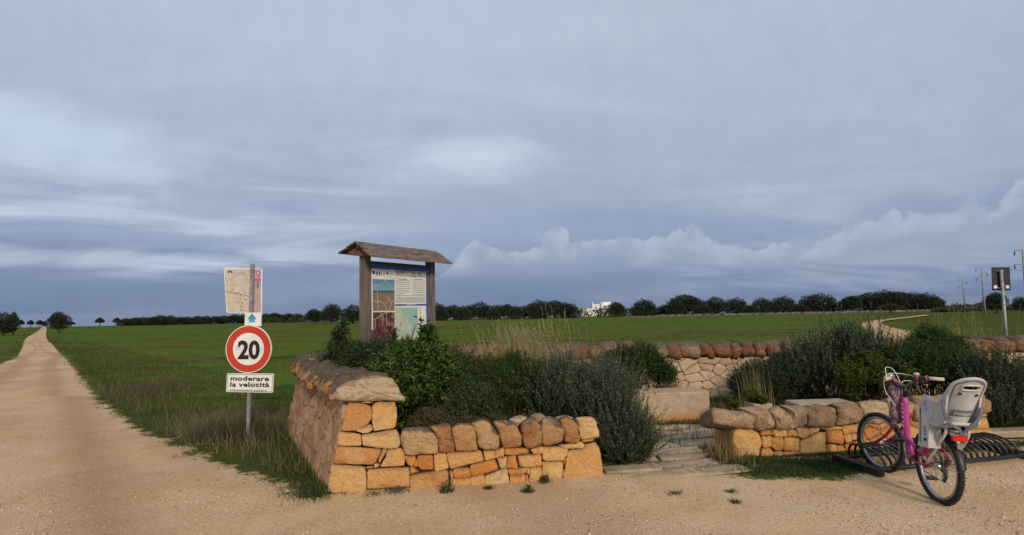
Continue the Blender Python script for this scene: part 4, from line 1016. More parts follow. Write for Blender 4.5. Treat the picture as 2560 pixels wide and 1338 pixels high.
for pts in (((75, 632), (180, 632), (230, 655), (262, 700), (278, 775), (278, 1000)), ((135, 450), (140, 630), (160, 770), (200, 835)), ((285, 560), (320, 600), (352, 645)), ((395, 610), (350, 650), (322, 770)), ((262, 670), (320, 610)),
            ((90, 910), (180, 850), (260, 805), (340, 790), (450, 800), (600, 845), (680, 910), (715, 980)), ((75, 385), (150, 395), (200, 385), (240, 340), (262, 300)), ((262, 300), (300, 360), (340, 430)), ((105, 920), (105, 1050)), ((225, 840), (218, 1000))):
    pline(pts, .008, M['crack'], 'peeled_crack', .0055)
pline([(100, 240), (230, 235), (275, 272), (305, 240), (370, 285), (440, 268)], .004, M['lightprint'], 'peeled_crack', .0055)
# roof of boards
def roof_pt(t_, s_, z_): return P0 + be * t_ + bnm * s_ + up * z_
tl0, tl1 = -.285, 1.36
for sgn, se, ze in ((1, .275, 2.285), (-1, -.28, 2.355)):
    for k in range(2):
        f0, f1 = k / 2, (k + 1) / 2
        a0 = (0 + se * f0, 2.462 + (ze - 2.462) * f0 + .012 * (1 - k)); a1 = (se * (f1 + .03), 2.462 + (ze - 2.462) * (f1 + .03) + .012 * (1 - k))
        e0, e1 = tl0 + random.uniform(-.008, .008), tl1 + random.uniform(-.03, .02)
        V = []
        nst = 14
        for i in range(nst + 1):
            tt_ = e0 + (e1 - e0) * i / nst; wob = .002 * math.sin(i * 1.3 + k)
            for (s_, z_) in (a0, a1): V.append(roof_pt(tt_, s_, z_ + wob)); V.append(roof_pt(tt_, s_, z_ - .018 + wob))
        fs = []
        for i in range(nst):
            b = i * 4; fs += [(b, b + 4, b + 6, b + 2), (b + 1, b + 3, b + 7, b + 5), (b, b + 1, b + 5, b + 4), (b + 2, b + 6, b + 7, b + 3)]
        fs += [(0, 2, 3, 1), (nst * 4, nst * 4 + 1, nst * 4 + 3, nst * 4 + 2)]
        obj('roof_board', V, fs, M['roof'], ib)
for tt_ in (-.19, 1.25):
    V = [roof_pt(tt_ + q, s_, z_) for q in (-.012, .012) for s_, z_ in ((.24, 2.27), (-.25, 2.335), (0, 2.435))]
    obj('gable', V, [(0, 1, 2), (5, 4, 3), (0, 3, 4, 1), (1, 4, 5, 2), (2, 5, 3, 0)], plain('gable_wood', (.15, .085, .05), .85, var=.2), ib)
for s_, z_ in ((.0, 2.415),): MB().box(P0 + be * .54 + bnm * s_ + up * z_, (.78, .02, .025), axb).build('purlin', M['post'], ib)

# ================================================================== SIGN SEEN FROM BEHIND (right)
Yb = 11.7
pt, pb = at_depth(2502.5, 674, Yb), at_depth(2524, 941, Yb)
sb = thing('road_sign', 'back of a dark sign with two white stickers on a pole beyond the back wall', 'road sign', (pb[0], Yb, float(terrain(Yb))))
syb = unit(pt - pb); sxb = unit(np.array([1., -.1, 0])); snb = unit(np.cross(sxb, syb)); snb = snb if snb[1] < 0 else -snb; sxb = unit(np.cross(syb, snb)); sxb = sxb if sxb[0] > 0 else -sxb
MB().tube([pb - syb * .1, pt], .03, 10).build('pole', M['galv'], sb, smooth=True)
ob_ = at_depth(2503, 700, Yb) - snb * .05
def lb(px, py): p = on_plane(px, py, ob_, snb); return ((p - ob_) @ sxb, (p - ob_) @ syb)
pl_ = rounded([lb(2481, 727), lb(2527, 726.5), lb(2524.5, 668), lb(2479, 668.5)], .02)
pb_ = MB().prism(pl_, ob_, sxb, syb, snb, .01).build('sign_plate', M['dark'], sb)
for X_ in (2489, 2519):
    q = [lb(X_ - 4, 721), lb(X_ + 4, 721), lb(X_ + 3.5, 713.5), lb(X_ - 4.5, 713.5)]
    oo = obj('sticker', [ob_ + sxb * a + syb * b + snb * .002 for a, b in q], [(0, 1, 2, 3)], M['white'], sb); oo.parent = pb_
for py in (677, 720): MB().box(at_depth(2503 + (py - 677) * .07, py, Yb) - snb * .03, (.065, .008, .012), [sxb, snb, syb]).build('clamp', M['galv'], sb)

# ================================================================== BICYCLE RACK
RA, RB = np.array([3.40, 5.15, 0]), np.array([5.05, 5.50, 0])
rk = thing('bicycle_rack', 'long black tubular bicycle rack of many hoops lying on the gravel before the wall', 'bicycle rack', (RA + RB) / 2)
rd_ = unit(RB - RA); rb_ = np.array([-rd_[1], rd_[0], 0]); Lk = np.linalg.norm(RB - RA)
MB().tube([RA + up * .055 - rd_ * .0, RB + up * .055], .021, 10).build('front_rail', M['frameblack'], rk, smooth=True)
MB().tube([RA + rb_ * .42 + up * .055, RB + rb_ * .42 + up * .055], .021, 10).build('rear_rail', M['frameblack'], rk, smooth=True)
hoop = MB(); hv = []
for a in arc_pts(0, math.pi, 15): hv.append(np.array([.10 * math.sin(a) * 0, .21 - .21 * math.cos(a), max(.05, (.06 + .165 * math.sin(a) ** .8))]))
NH = 23
hoop_me = None
for i in range(NH):
    u_ = .05 + (Lk - .10) * i / (NH - 1)
    b0 = RA + rd_ * u_
    lean = -.07
    P3 = [b0 + rb_ * q[1] + up * q[2] + rd_ * lean * math.sin(math.pi * q[1] / .42) for q in hv]
    MB().tube(P3, .0115, 6).build('hoop', M['frameblack'], rk, smooth=True)
for e_, off in ((RA, -.02), (RB, .02)):
    c_ = e_ + rb_ * .20 + rd_ * off + up * .045
    MB().box(c_ + rd_ * (-.05 if off < 0 else .05), (.038, .27, .034), [rd_, rb_, up], .006).build('foot_plate', M['frameblack'], rk)

# ================================================================== BICYCLE
be_ = unit([.14, .99, 0]); ang = math.atan2(be_[1], be_[0])          # local x = forward, y = left, z = up
bk = thing('bicycle', 'pink step-through bicycle with a grey child seat parked in the rack', 'bicycle', (3.375, 4.438, 0), ang, local=True)
def L(u, w, z): return np.array([u, -w, z])                        # w to the right
RW, FWx, FWr = .29, .875, .277
def wheel(name, c_, r, yaw, parent, spokes=32, cassette=False):
    wx = np.array([math.cos(yaw), math.sin(yaw), 0]); wy = np.array([-math.sin(yaw), math.cos(yaw), 0])
    def P(a, rr, off=0): return c_ + (wx * math.cos(a) + up * math.sin(a)) * rr + wy * off
    w = MB(); n = 56; prof = [(r - .040, -.012), (r - .022, -.021), (r - .006, -.017), (r, -.006), (r, .006), (r - .006, .017), (r - .022, .021), (r - .040, .012)]
    vs = [P(2 * math.pi * i / n, pr_, of) for i in range(n) for pr_, of in prof]; k = len(prof)
    w.add(vs, [(i * k + j, ((i + 1) % n) * k + j, ((i + 1) % n) * k + (j + 1) % k, i * k + (j + 1) % k) for i in range(n) for j in range(k)])
    tr = MB()
    for i in range(72):
        a = 2 * math.pi * i / 72
        for off in (-.012, .012):
            tr.box(P(a + (.02 if off > 0 else 0), r - .0005, off), (.005, .005, .002), [np.cross(wy, unit(P(a, 1) - c_)), wy, unit(P(a, 1) - c_)])
    wheel_o = w.build('wheel', M['tyre'], parent, smooth=True)
    t2 = tr.build('tread', M['tyre'], parent); t2.parent = wheel_o; t2['kind'] = 'stuff'
    rm = MB(); prof = [(r - .058, -.010), (r - .040, -.013), (r - .036, 0), (r - .040, .013), (r - .058, .010)]; k = len(prof)
    vs = [P(2 * math.pi * i / n, pr_, of) for i in range(n) for pr_, of in prof]
    rm.add(vs, [(i * k + j, ((i + 1) % n) * k + j, ((i + 1) % n) * k + (j + 1) % k, i * k + (j + 1) % k) for i in range(n) for j in range(k)])
    rm.build('rim', M['rim'], parent, smooth=True).parent = wheel_o
    sp = MB()
    for i in range(spokes):
        a = 2 * math.pi * i / spokes; s_ = 1 if i % 2 else -1; b = a + (1.2 if (i // 2) % 2 else -1.2)
        sp.tube([c_ + (wx * math.cos(b) + up * math.sin(b)) * .02 + wy * s_ * .025, P(a, r - .055, 0)], .0011, 3, False)
    s3 = sp.build('spokes', M['spoke'], parent); s3.parent = wheel_o; s3['kind'] = 'stuff'
    MB().tube([c_ - wy * .045, c_ - wy * .03, c_ - wy * .028, c_ + wy * .028, c_ + wy * .03, c_ + wy * .045], [.008, .012, .022, .022, .012, .008], 10).build('hub', M['silver'], parent, smooth=True).parent = wheel_o
    return wheel_o
STEER = R(16)
wheel('wheel', L(0, 0, RW), RW, 0, bk); wheel('wheel', L(FWx, 0, .262), FWr, STEER, bk)
# frame
MB().tube(smooth_path([L(.455, 0, .735), L(.445, 0, .62), L(.43, 0, .46), L(.40, 0, .34), L(.335, 0, .265)], 5), [.027] * 21, 12).build('down_tube', M['pink'], bk, smooth=True)
MB().tube(smooth_path([L(.47, 0, .66), L(.42, 0, .44), L(.28, 0, .36), L(.17, 0, .345)], 5), .019, 10).build('lower_tube', M['pink'], bk, smooth=True)
MB().tube([L(.335, 0, .26), L(.17, 0, .36), L(.06, 0, .60)], .017, 10).build('seat_tube', M['crimson'], bk, smooth=True)
for s_ in (-1, 1):
    MB().tube([L(.32, s_ * .03, .255), L(.15, s_ * .06, .268), L(0, s_ * .065, RW)], [.012, .011, .009], 8).build('chain_stay', M['crimson'], bk, smooth=True)
    MB().tube([L(.08, s_ * .02, .56), L(.04, s_ * .06, .45), L(0, s_ * .065, RW)], [.009, .009, .008], 8).build('seat_stay', M['crimson'], bk, smooth=True)
MB().tube([L(.48, 0, .585), L(.452, 0, .765)], .024, 12).build('head_tube', M['pink'], bk, smooth=True)
# lettering strokes on the tube: the bicycle's decals
for k, (z_, h_) in enumerate(((.70, .02), (.665, .018), (.63, .02), (.59, .022), (.55, .018), (.515, .02))):
    u_ = np.interp(z_, [.46, .62, .735], [.43, .445, .455])
    MB().box(L(u_ - .005 + .004 * (k % 2), -.0275, z_), (.010, .0015, h_ * .42), [[1, 0, 0], [0, 1, 0], [0, .1, 1]]).build('decal', M['whitepaint'], bk)
# fork: turned with the front wheel
fw = np.array([math.cos(STEER), math.sin(STEER), 0]); fl = np.array([-math.sin(STEER), math.cos(STEER), 0]); HC = L(.48, 0, 0)
hub_f = L(FWx, 0, .262)
fork_top = hub_f - fw * .31 + up * .325
for s_ in (-1, 1):
    MB().tube(smooth_path([fork_top + fl * s_ * .035 , fork_top + fl * s_ * .05 + fw * .06 - up * .07, hub_f + fl * s_ * .055 + up * .10 - fw * .13, hub_f + fl * s_ * .05]), .013, 8).build('fork_blade', M['crimson'], bk, smooth=True)
MB().tube([fork_top + fl * .045, fork_top - fl * .045], .02, 8).build('fork_crown', M['crimson'], bk, smooth=True)
MB().tube([fork_top, L(.49, 0, .585), L(.452, 0, .78), L(.44, 0, .86)], [.016, .018, .014, .012], 8).build('steerer', M['blackplastic'], bk, smooth=True)
# handlebar
hb = L(.44, 0, .86)
hpath = smooth_path([hb + fl * .29 - fw * .10 + up * .075, hb + fl * .17 - fw * .03 + up * .075, hb + fl * .08 + fw * .03 + up * .02, hb, hb - fl * .08 + fw * .03 + up * .02, hb - fl * .17 - fw * .03 + up * .075, hb - fl * .29 - fw * .10 + up * .075], 5)
bar = MB().tube(hpath, .0115, 8).build('handlebar', M['blackplastic'], bk, smooth=True)
for s_, mt in ((1, 'cream'), (-1, 'cream')):
    a = hb + fl * s_ * .29 - fw * .10 + up * .075; b = hb + fl * s_ * .19 - fw * .045 + up * .077
    MB().tube([a, a * .97 + b * .03, b], [.013, .016, .016], 10).build('grip', M[mt], bk, smooth=True).parent = bar
    c2 = hb + fl * s_ * .15 - fw * .02 + up * .07
    MB().tube([b, b + (c2 - b) * .9], .019, 10).build('shifter', M['blackplastic'], bk, smooth=True).parent = bar
    MB().tube([b + (c2 - b) * .35, b + (c2 - b) * .5], .021, 10).build('pink_collar', M['bellpink'], bk, smooth=True).parent = bar
    MB().tube([c2 + fw * .02, c2 + fw * .055 + fl * s_ * .02 - up * .01, c2 + fw * .05 + fl * s_ * .13 - up * .02], [.008, .007, .005], 6).build('brake_lever', M['blackplastic'], bk, smooth=True).parent = bar
bl = hb - fl * .115 + up * .085 + fw * .0
MB().tube([bl - up * .03, bl, bl + up * .008, bl + up * .026, bl + up * .034], [.008, .010, .026, .022, .006], 12).build('bell', M['bellpink'], bk, smooth=True)
MB().tube([bl + up * .014, bl + up * .032, bl + up * .038], [.0275, .02, .004], 12).build('bell_dome', M['silver'], bk, smooth=True)
for pts in ([hb + fl * .15 + up * .07 + fw * .03, hb + fl * .10 + up * .15 + fw * .10, hb + fl * .02 + up * .13 + fw * .10, hb + up * .0 + fw * .04, hb - up * .10 + fw * .03],
            [hb - fl * .15 + up * .08 + fw * .02, hb - fl * .02 + up * .10 + fw * .10, hb + fl * .10 + up * .08 + fw * .10, hb + fl * .13 - up * .04 + fw * .08, hb + fl * .07 - up * .18 + fw * .03],
            [hb - fl * .15 + up * .03 + fw * .02, hb - fl * .06 + up * .04 + fw * .06, hb + up * .0 + fw * .05, hb + fl * .03 - up * .12 + fw * .04]):
    MB().tube(smooth_path(pts, 6), .0035, 5).build('brake_cable', M['whitepaint'], bk, smooth=True)
hl = hb + fw * .085 + fl * .075 + up * .075
MB().tube([hl - fw * .035, hl - fw * .03, hl + fw * .02, hl + fw * .03], [.010, .026, .022, .008], 10).build('headlight', M['silver'], bk, smooth=True)
MB().box(L(.425, .015, .80), (.025, .02, .022), bev=.006).build('lock_holder', M['blackplastic'], bk)
# saddle, carrier, mudguard, light
sad = [L(.10, 0, .655), L(.04, 0, .660), L(-.06, 0, .655), L(-.12, 0, .66), L(-.15, 0, .655)]
MB().tube(sad, [.012, .03, .055, .075, .045], 14, flat=.35).build('saddle', M['blackplastic'], bk, smooth=True)
MB().tube([L(.05, 0, .60), L(.035, 0, .65)], .013, 8).build('seat_post', M['silver'], bk, smooth=True)
for s_ in (-1, 1):
    MB().tube(smooth_path([L(-.01, s_ * .085, .315), L(-.16, s_ * .085, .50), L(-.235, s_ * .08, .605), L(-.20, s_ * .07, .645), L(.02, s_ * .06, .645)], 6), .0105, 8).build('carrier_tube', M['whitepaint'], bk, smooth=True)
MB().tube([L(-.20, -.07, .645), L(-.20, .07, .645)], .007, 6).build('carrier_bar', M['whitepaint'], bk, smooth=True)
MB().tube([L(-.10, -.07, .645), L(-.10, .07, .645)], .007, 6).build('carrier_bar', M['whitepaint'], bk, smooth=True)
MB().box(L(-.262, .0, .573), (.012, .052, .021), bev=.005).build('rear_reflector', M['reflector'], bk)
MB().box(L(-.245, 0, .605), (.012, .06, .008)).build('reflector_bracket', M['silver'], bk)
MB().box(L(-.268, .0, .515), (.004, .020, .022), bev=.003).build('carrier_plate', M['silver'], bk)
mg = MB(); vs = []
for a in arc_pts(.35, 2.95, 24):
    for w_ in (-.028, -.018, .018, .028):
        rr = RW + (.020 if abs(w_) < .02 else .010); vs.append(L(math.cos(a) * rr, w_, RW + math.sin(a) * rr))
mg.add(vs, [(i * 4 + j, i * 4 + j + 1, (i + 1) * 4 + j + 1, (i + 1) * 4 + j) for i in range(23) for j in range(3)]); mg.build('mudguard', M['blackplastic'], bk, smooth=True)
for s_ in (-1, 1): MB().tube([L(-.29, s_ * .03, .33), L(-.01, s_ * .07, .30)], .003, 5).build('mudguard_stay', M['silver'], bk)
# drive train on the right side, stand and pedals
MB().tube([L(.335, .035, .26), L(.335, .04, .26)], [.075, .075], 26).build('chainring', M['blackplastic'], bk)
MB().tube([L(0, .028, RW), L(0, .034, RW), L(0, .044, RW)], [.045, .038, .025], 20).build('cassette', M['blackplastic'], bk, smooth=True)
ch = MB(); ch.tube([L(.335, .038, .335), L(0, .038, RW + .04)], .004, 4); ch.tube([L(.335, .038, .185), L(.02, .038, .17), L(.0, .038, RW - .045)], .004, 4); ch.build('chain', M['blackplastic'], bk)
MB().tube([L(.0, .055, .27), L(.01, .06, .20), L(.03, .055, .165)], [.014, .012, .014], 8).build('derailleur', M['blackplastic'], bk, smooth=True)
for s_, a in ((1, -1.9), (-1, 1.24)):
    e1 = L(.335, s_ * .055, .26); e2 = e1 + np.array([math.cos(a) * .15, 0, math.sin(a) * .15]) * 1
    cr = MB().tube([e1, e2], .009, 6).build('crank', M['silver'], bk, smooth=True)
    MB().box(e2 + L(0, s_ * .045, 0), (.038, .04, .010), bev=.004).build('pedal', M['blackplastic'], bk).parent = cr
# child seat
cs = bpy.data.objects.new('child_seat', None); COL.objects.link(cs); cs.parent = bk; cs['_local'] = True; cs['label'] = 'grey plastic child seat behind the saddle'
def seat_surf(w_, s_):      # s: 0 bottom .. 1 top of the backrest
    z = .69 + .355 * s_; wing = (abs(w_) / .11) ** 2 * (.055 * (1 - s_) + .03)
    u_ = -.285 - .165 * s_ ** 1.1 + wing
    return u_, z
NS, NW = 22, 17; outer = []; 
def half(s_):
    if s_ > .80: return .112 * math.sqrt(max(0, 1 - ((s_ - .80) / .20) ** 2) ) 
    return .086 + .026 * math.sin(min(1, s_ / .62) * math.pi / 2)
ssamp = [1 - (1 - i / NS) ** 1.5 for i in range(NS + 1)]
V = []; keep = []
for i, s_ in enumerate(ssamp):
    hw = max(.012, half(min(s_, .9985)))
    for j in range(NW):
        w_ = hw * (-1 + 2 * j / (NW - 1)); u_, z = seat_surf(w_, s_); V.append(L(u_, w_, z))
nv_ = len(V); V += [v + np.array([.022, 0, .004]) for v in V]
def hole(i, j):
    s_ = (ssamp[i] + ssamp[i + 1]) / 2; w_ = half(min(s_, .9985)) * (-1 + 2 * (j + .5) / (NW - 1))
    return ((w_ / .064) ** 4 + ((s_ - .80) / .052) ** 4) < 1
F_ = []
qd = lambda i, j: (i * NW + j, i * NW + j + 1, (i + 1) * NW + j + 1, (i + 1) * NW + j)
solid = {(i, j) for i in range(NS) for j in range(NW - 1) if not hole(i, j)}
for (i, j) in solid:
    q = qd(i, j); F_.append(q); F_.append(tuple(x + nv_ for x in reversed(q)))
    for (di_, dj_, a, b) in ((-1, 0, 0, 1), (0, 1, 1, 2), (1, 0, 2, 3), (0, -1, 3, 0)):
        if (i + di_, j + dj_) not in solid: F_.append((q[a], q[b], q[b] + nv_, q[a] + nv_))
obj('backrest', V, F_, M['seatgrey'], cs, smooth=False)
# raised rim round the back
def rimline(k_, off): 
    out = []
    for s_ in ssamp: hw = max(.004, half(min(s_, .9985))) * k_; u_, z = seat_surf(hw, s_); out.append((u_ - off, hw, z - (.012 if k_ < 1 and s_ > .9 else 0)))
    return [L(a, b, c_) for a, b, c_ in out] + [L(a, -b, c_) for a, b, c_ in out[::-1]]
MB().tube(rimline(1.0, -.008), .012, 8).build('rim', M['seatgrey'], cs, smooth=True)
MB().tube(rimline(.86, .001), .0042, 5).build('groove', M['seatdark'], cs, smooth=True)
hr = []
for a in arc_pts(0, 2 * math.pi, 25):
    w_ = .062 * np.sign(math.cos(a)) * abs(math.cos(a)) ** .6; s_ = .80 + .055 * np.sign(math.sin(a)) * abs(math.sin(a)) ** .6; u_, z = seat_surf(w_, s_); hr.append(L(u_ - .003, w_, z))
MB().tube(hr, .007, 6).build('handle_rim', M['whitepaint'], cs, smooth=True)
for w_, s_ in ((-.058, .66), (.050, .64)):
    u_, z = seat_surf(w_, s_); MB().tube([L(u_ - .001, w_, z), L(u_ - .006, w_, z)], [.015, .013], 12, flat=.7).build('strap_slot', M['blackplastic'], cs)
u_, z = seat_surf(0, .22); V = []
for i in range(3):
    for j in range(9):
        w_ = .074 * (-1 + j / 4); s_ = .155 + .07 * i; uu_, zz = seat_surf(w_, s_); V.append(L(uu_ - .0025, w_, zz))
obj('logo_band', V, [(i * 9 + j, i * 9 + j + 1, i * 9 + j + 10, i * 9 + j + 9) for i in range(2) for j in range(8)], M['seatdark'], cs)
v_, f_ = text_mesh('Polisport', .034, .0007, 'CENTER', .115)
obj('lettering', [L(seat_surf(x, .20 + y / .355)[0] - .0075, x, .69 + .355 * .20 + y * 1.0 - .004) for x, y, _ in v_], f_, M['whitepaint'], cs)
# bucket, wings and foot troughs
V = []; segs = [(-.30, .700, .115, .03), (-.24, .665, .13, .07), (-.16, .655, .14, .10), (-.08, .665, .145, .115), (-.02, .690, .145, .11)]
nA = 15
for (u_, z0, hw, hs) in segs:
    for k in range(nA):
        a = -1 + 2 * k / (nA - 1); w_ = hw * np.sign(a) * min(1, abs(a) * 1.45); z = z0 + (max(0, abs(a) - .69) / .31) * hs
        V.append(L(u_, w_, z))
nv_ = len(V); V += [v + np.array([0, 0, -.02]) for v in V]
F_ = [(i * nA + k, i * nA + k + 1, (i + 1) * nA + k + 1, (i + 1) * nA + k) for i in range(len(segs) - 1) for k in range(nA - 1)]
F_ += [tuple(x + nv_ for x in reversed(f)) for f in list(F_)]
for i in (0, len(segs) - 1): F_ += [(i * nA + k, i * nA + k + 1, i * nA + k + 1 + nv_, i * nA + k + nv_) for k in range(nA - 1)]
for i in range(len(segs) - 1):
    for k in (0, nA - 1): F_.append((i * nA + k, (i + 1) * nA + k, (i + 1) * nA + k + nv_, i * nA + k + nv_))
V = [v * np.array([1, np.interp(v[0], [-.33, -.12], [.74, 1]), 1]) for v in V]
obj('seat_bucket', V, F_, M['seatgrey'], cs, smooth=False)
def side_shape(w0, w1, pts, name, mat=M['seatgrey']):
    mb = MB(); mb.prism([(a, b) for a, b in pts], L(0, w0, 0), [1, 0, 0], [0, 0, 1], L(0, 1, 0) * (1 if w1 < w0 else -1), abs(w1 - w0))
    mb.v = [(v[0], v[1] * float(np.interp(v[0], [-.33, -.12], [.74, 1])), v[2]) for v in mb.v]; return mb.build(name, mat, cs)
for s_ in (-1, 1):
    wing = [(-.335, .90), (-.30, .80), (-.315, .70), (-.25, .64), (-.16, .635), (-.10, .64), (-.085, .70), (-.165, .775), (-.235, .825), (-.25, .80), (-.145, .82), (-.115, .845), (-.13, .862), (-.185, .85), (-.26, .845), (-.30, .93), (-.345, .96)]
    wing = [(-.345, .975), (-.31, .80), (-.30, .69), (-.22, .645), (-.135, .655), (-.125, .74), (-.19, .79), (-.26, .85)]
    side_shape(s_ * .158, s_ * .138, wing, 'side_wing')
    arm = [(-.26, .84), (-.185, .83), (-.14, .862), (-.105, .86), (-.055, .78), (-.05, .74), (-.075, .74), (-.125, .835), (-.14, .835), (-.18, .795), (-.25, .80)]
    side_shape(s_ * .160, s_ * .134, arm, 'arm_loop')
    tro = [(-.055, .80), (-.045, .50), (-.03, .455), (-.155, .465), (-.165, .60), (-.150, .68), (-.20, .70), (-.20, .76), (-.13, .74), (-.085, .80)]
    tro = [(a + (.10 if s_ > 0 else 0), b) for a, b in tro] if s_ > 0 else tro
    side_shape(s_ * (.165 if s_ < 0 else .125), s_ * (.070 if s_ < 0 else .055), tro, 'foot_trough')
    if s_ > 0: continue
    side_shape(s_ * .168, s_ * .164, [(-.075, .77), (-.062, .49), (-.072, .49), (-.087, .765)], 'trough_groove', M['seatdark'])
    side_shape(s_ * .167, s_ * .164, [(-.115, .515), (-.140, .515), (-.140, .535), (-.115, .535)], 'trough_slot', M['blackplastic'])
    for zz in (.56, .585, .61): side_shape(s_ * .167, s_ * .164, [(-.115, zz), (-.135, zz), (-.135, zz + .010), (-.115, zz + .010)], 'trough_slot', M['seatdark'])
MB().tube(smooth_path([L(-.30, -.128, .86), L(-.31, -.126, .78), L(-.30, -.10, .70), L(-.30, -.02, .645), L(-.27, 0, .60)], 5), .013, 6, flat=.25).build('strap', M['strap'], cs, smooth=True)
MB().tube(smooth_path([L(-.31, .122, .84), L(-.32, .11, .76), L(-.31, .06, .68), L(-.27, .01, .61)], 5), .013, 6, flat=.25).build('strap', M['strap'], cs, smooth=True)
MB().tube([L(-.24, 0, .64), L(-.28, 0, .65), L(-.10, 0, .64)], [.02, .035, .045], 8, flat=.6).build('seat_mount', M['blackplastic'], cs, smooth=True)
# scarf wrapped round the stem and hanging down
sc = thing('scarf', 'paisley patterned scarf knotted round the bicycle stem and hanging beside the fork', 'scarf', (3.375, 4.438, 0), ang, local=True)
def ribbon(pts, rad, nm, seed):
    mb = MB(); P = smooth_path(pts, 7); rr = [rad * (1 + .35 * math.sin(i * .9 + seed) * (i / len(P))) for i in range(len(P))]
    P = [p + np.array([.008 * math.sin(i * .8 + seed), .008 * math.cos(i * .6 + seed), 0]) for i, p in enumerate(P)]
    return mb.tube(P, rr, 10, flat=.6).build(nm, M['cloth'], sc, smooth=True)
ribbon([hb + fl * .05 + fw * .09 + up * .04, hb + fl * .055 + fw * .08 - up * .03, hb + fl * .05 + fw * .07 - up * .12, hb + fl * .06 + fw * .07 - up * .24, hb + fl * .05 + fw * .08 - up * .36], .041, 'scarf_end', 1)
ribbon([hb + fl * .02 + fw * .05 + up * .01, hb + fl * .015 + fw * .06 - up * .08, hb + fl * .015 + fw * .06 - up * .2, hb + fl * .02 + fw * .07 - up * .33], .028, 'scarf_end', 3)
MB().tube([hb + fl * .09 + fw * .08 + up * .06, hb + fl * .05 + fw * .08 + up * .035, hb - fl * .005 + fw * .04 + up * .0], [.022, .045, .022], 10, flat=.7).build('knot', M['cloth'], sc, smooth=True)

# ================================================================== VEGETATION HELPERS
def rand_unit(n):
    v = rng.normal(size=(n, 3)); return v / np.linalg.norm(v, axis=1, keepdims=True)
def nrmz(v): return v / (np.linalg.norm(v, axis=1, keepdims=True) + 1e-9)
def leaves_mesh(pos, dirs, length, width, tone, kite=True):
    n = len(pos); side = nrmz(np.cross(dirs, rand_unit(n)))
    length = np.broadcast_to(length, n)[:, None]; width = np.broadcast_to(width, n)[:, None]
    if kite:
        nm = np.cross(dirs, side)
        V = np.stack([pos, pos + dirs * length * .5 + side * width / 2 + nm * length * .06, pos + dirs * length, pos + dirs * length * .5 - side * width / 2 + nm * length * .06], 1).reshape(-1, 3)
        Fc = np.arange(4 * n).reshape(-1, 4); T = np.repeat(tone, 4)
    else:
        V = np.stack([pos - side * width / 2, pos + side * width / 2, pos + dirs * length], 1).reshape(-1, 3); Fc = np.arange(3 * n).reshape(-1, 3); T = np.repeat(tone, 3)
    return V, Fc, T
def sprig_cloud(lobes, nsprig, k, slen, leaf, wid, upb=.5, spread=.9, jitter=.35, rmin=.45, kite=True, flower=0., tonevar=.25, tip=.0, rootfrac=.75, zmin=0.):
    """lobes: (centre xyz, radii xyz). Sprigs start inside the lobe and point outwards and up; each carries k leaves."""
    w = np.array([l[3] * l[5] + l[4] * l[5] for l in lobes], float); ci = rng.choice(len(lobes), nsprig, p=w / w.sum()); Lb = np.array(lobes)[ci]
    dv = rand_unit(nsprig); dv[:, 2] = np.where(rng.random(nsprig) < .75, np.abs(dv[:, 2]), dv[:, 2])
    r = rmin + (1 - rmin) * rng.random(nsprig) ** .6
    tipp = Lb[:, :3] + dv * Lb[:, 3:6] * r[:, None]
    d = nrmz(dv + np.array([0, 0, upb]) + rng.normal(size=(nsprig, 3)) * jitter)
    lone = rng.random(nsprig) < .07; sl = slen * rng.uniform(.5, 1.3, nsprig) * np.where(lone, 1.35, 1.); tipp = tipp + d * (lone * slen * .5)[:, None]; gx_ = np.sin(tipp[:, 0] * 11 + 1.3) * np.sin(tipp[:, 1] * 9) * np.sin(tipp[:, 2] * 10 + tipp[:, 0] * 4); tipp = tipp + dv * (gx_ * .055)[:, None]; root = tipp - d * (sl * rootfrac)[:, None]
    root[:, 2] = np.maximum(root[:, 2], zmin + .01)
    tt_ = rng.random((nsprig, k)); tt_.sort(axis=1); tt_ = .08 + .92 * tt_
    bend = nrmz(rng.normal(size=(nsprig, 3))) * .12
    P = root[:, None, :] + d[:, None, :] * (sl[:, None] * tt_)[..., None] + bend[:, None, :] * (sl[:, None] * tt_ ** 2)[..., None]
    azv = nrmz(np.cross(np.repeat(d, k, 0), rand_unit(nsprig * k)))
    ld = nrmz(np.repeat(d, k, 0) * (1 - spread * .5) + azv * spread)
    st = rng.normal(0, tonevar * .6, nsprig)
    hgt = (tipp[:, 2] - Lb[:, 2]) / (Lb[:, 5] + 1e-6)
    tn = .42 + st[:, None] + rng.normal(0, tonevar * .6, (nsprig, k)) + tip * (tt_ - .4) + 0 * hgt[:, None]
    tn = np.clip(tn, 0, .93)
    if flower > 0: tn = np.where(rng.random((nsprig, k)) < flower * (tt_ > .35), 1., tn)
    V, Fc, T = leaves_mesh(P.reshape(-1, 3), ld, leaf * rng.uniform(.7, 1.25, nsprig * k), wid * rng.uniform(.8, 1.2, nsprig * k), tn.ravel(), kite)
    ok = np.ones(len(V), bool)
    return V, Fc, T, root, tipp
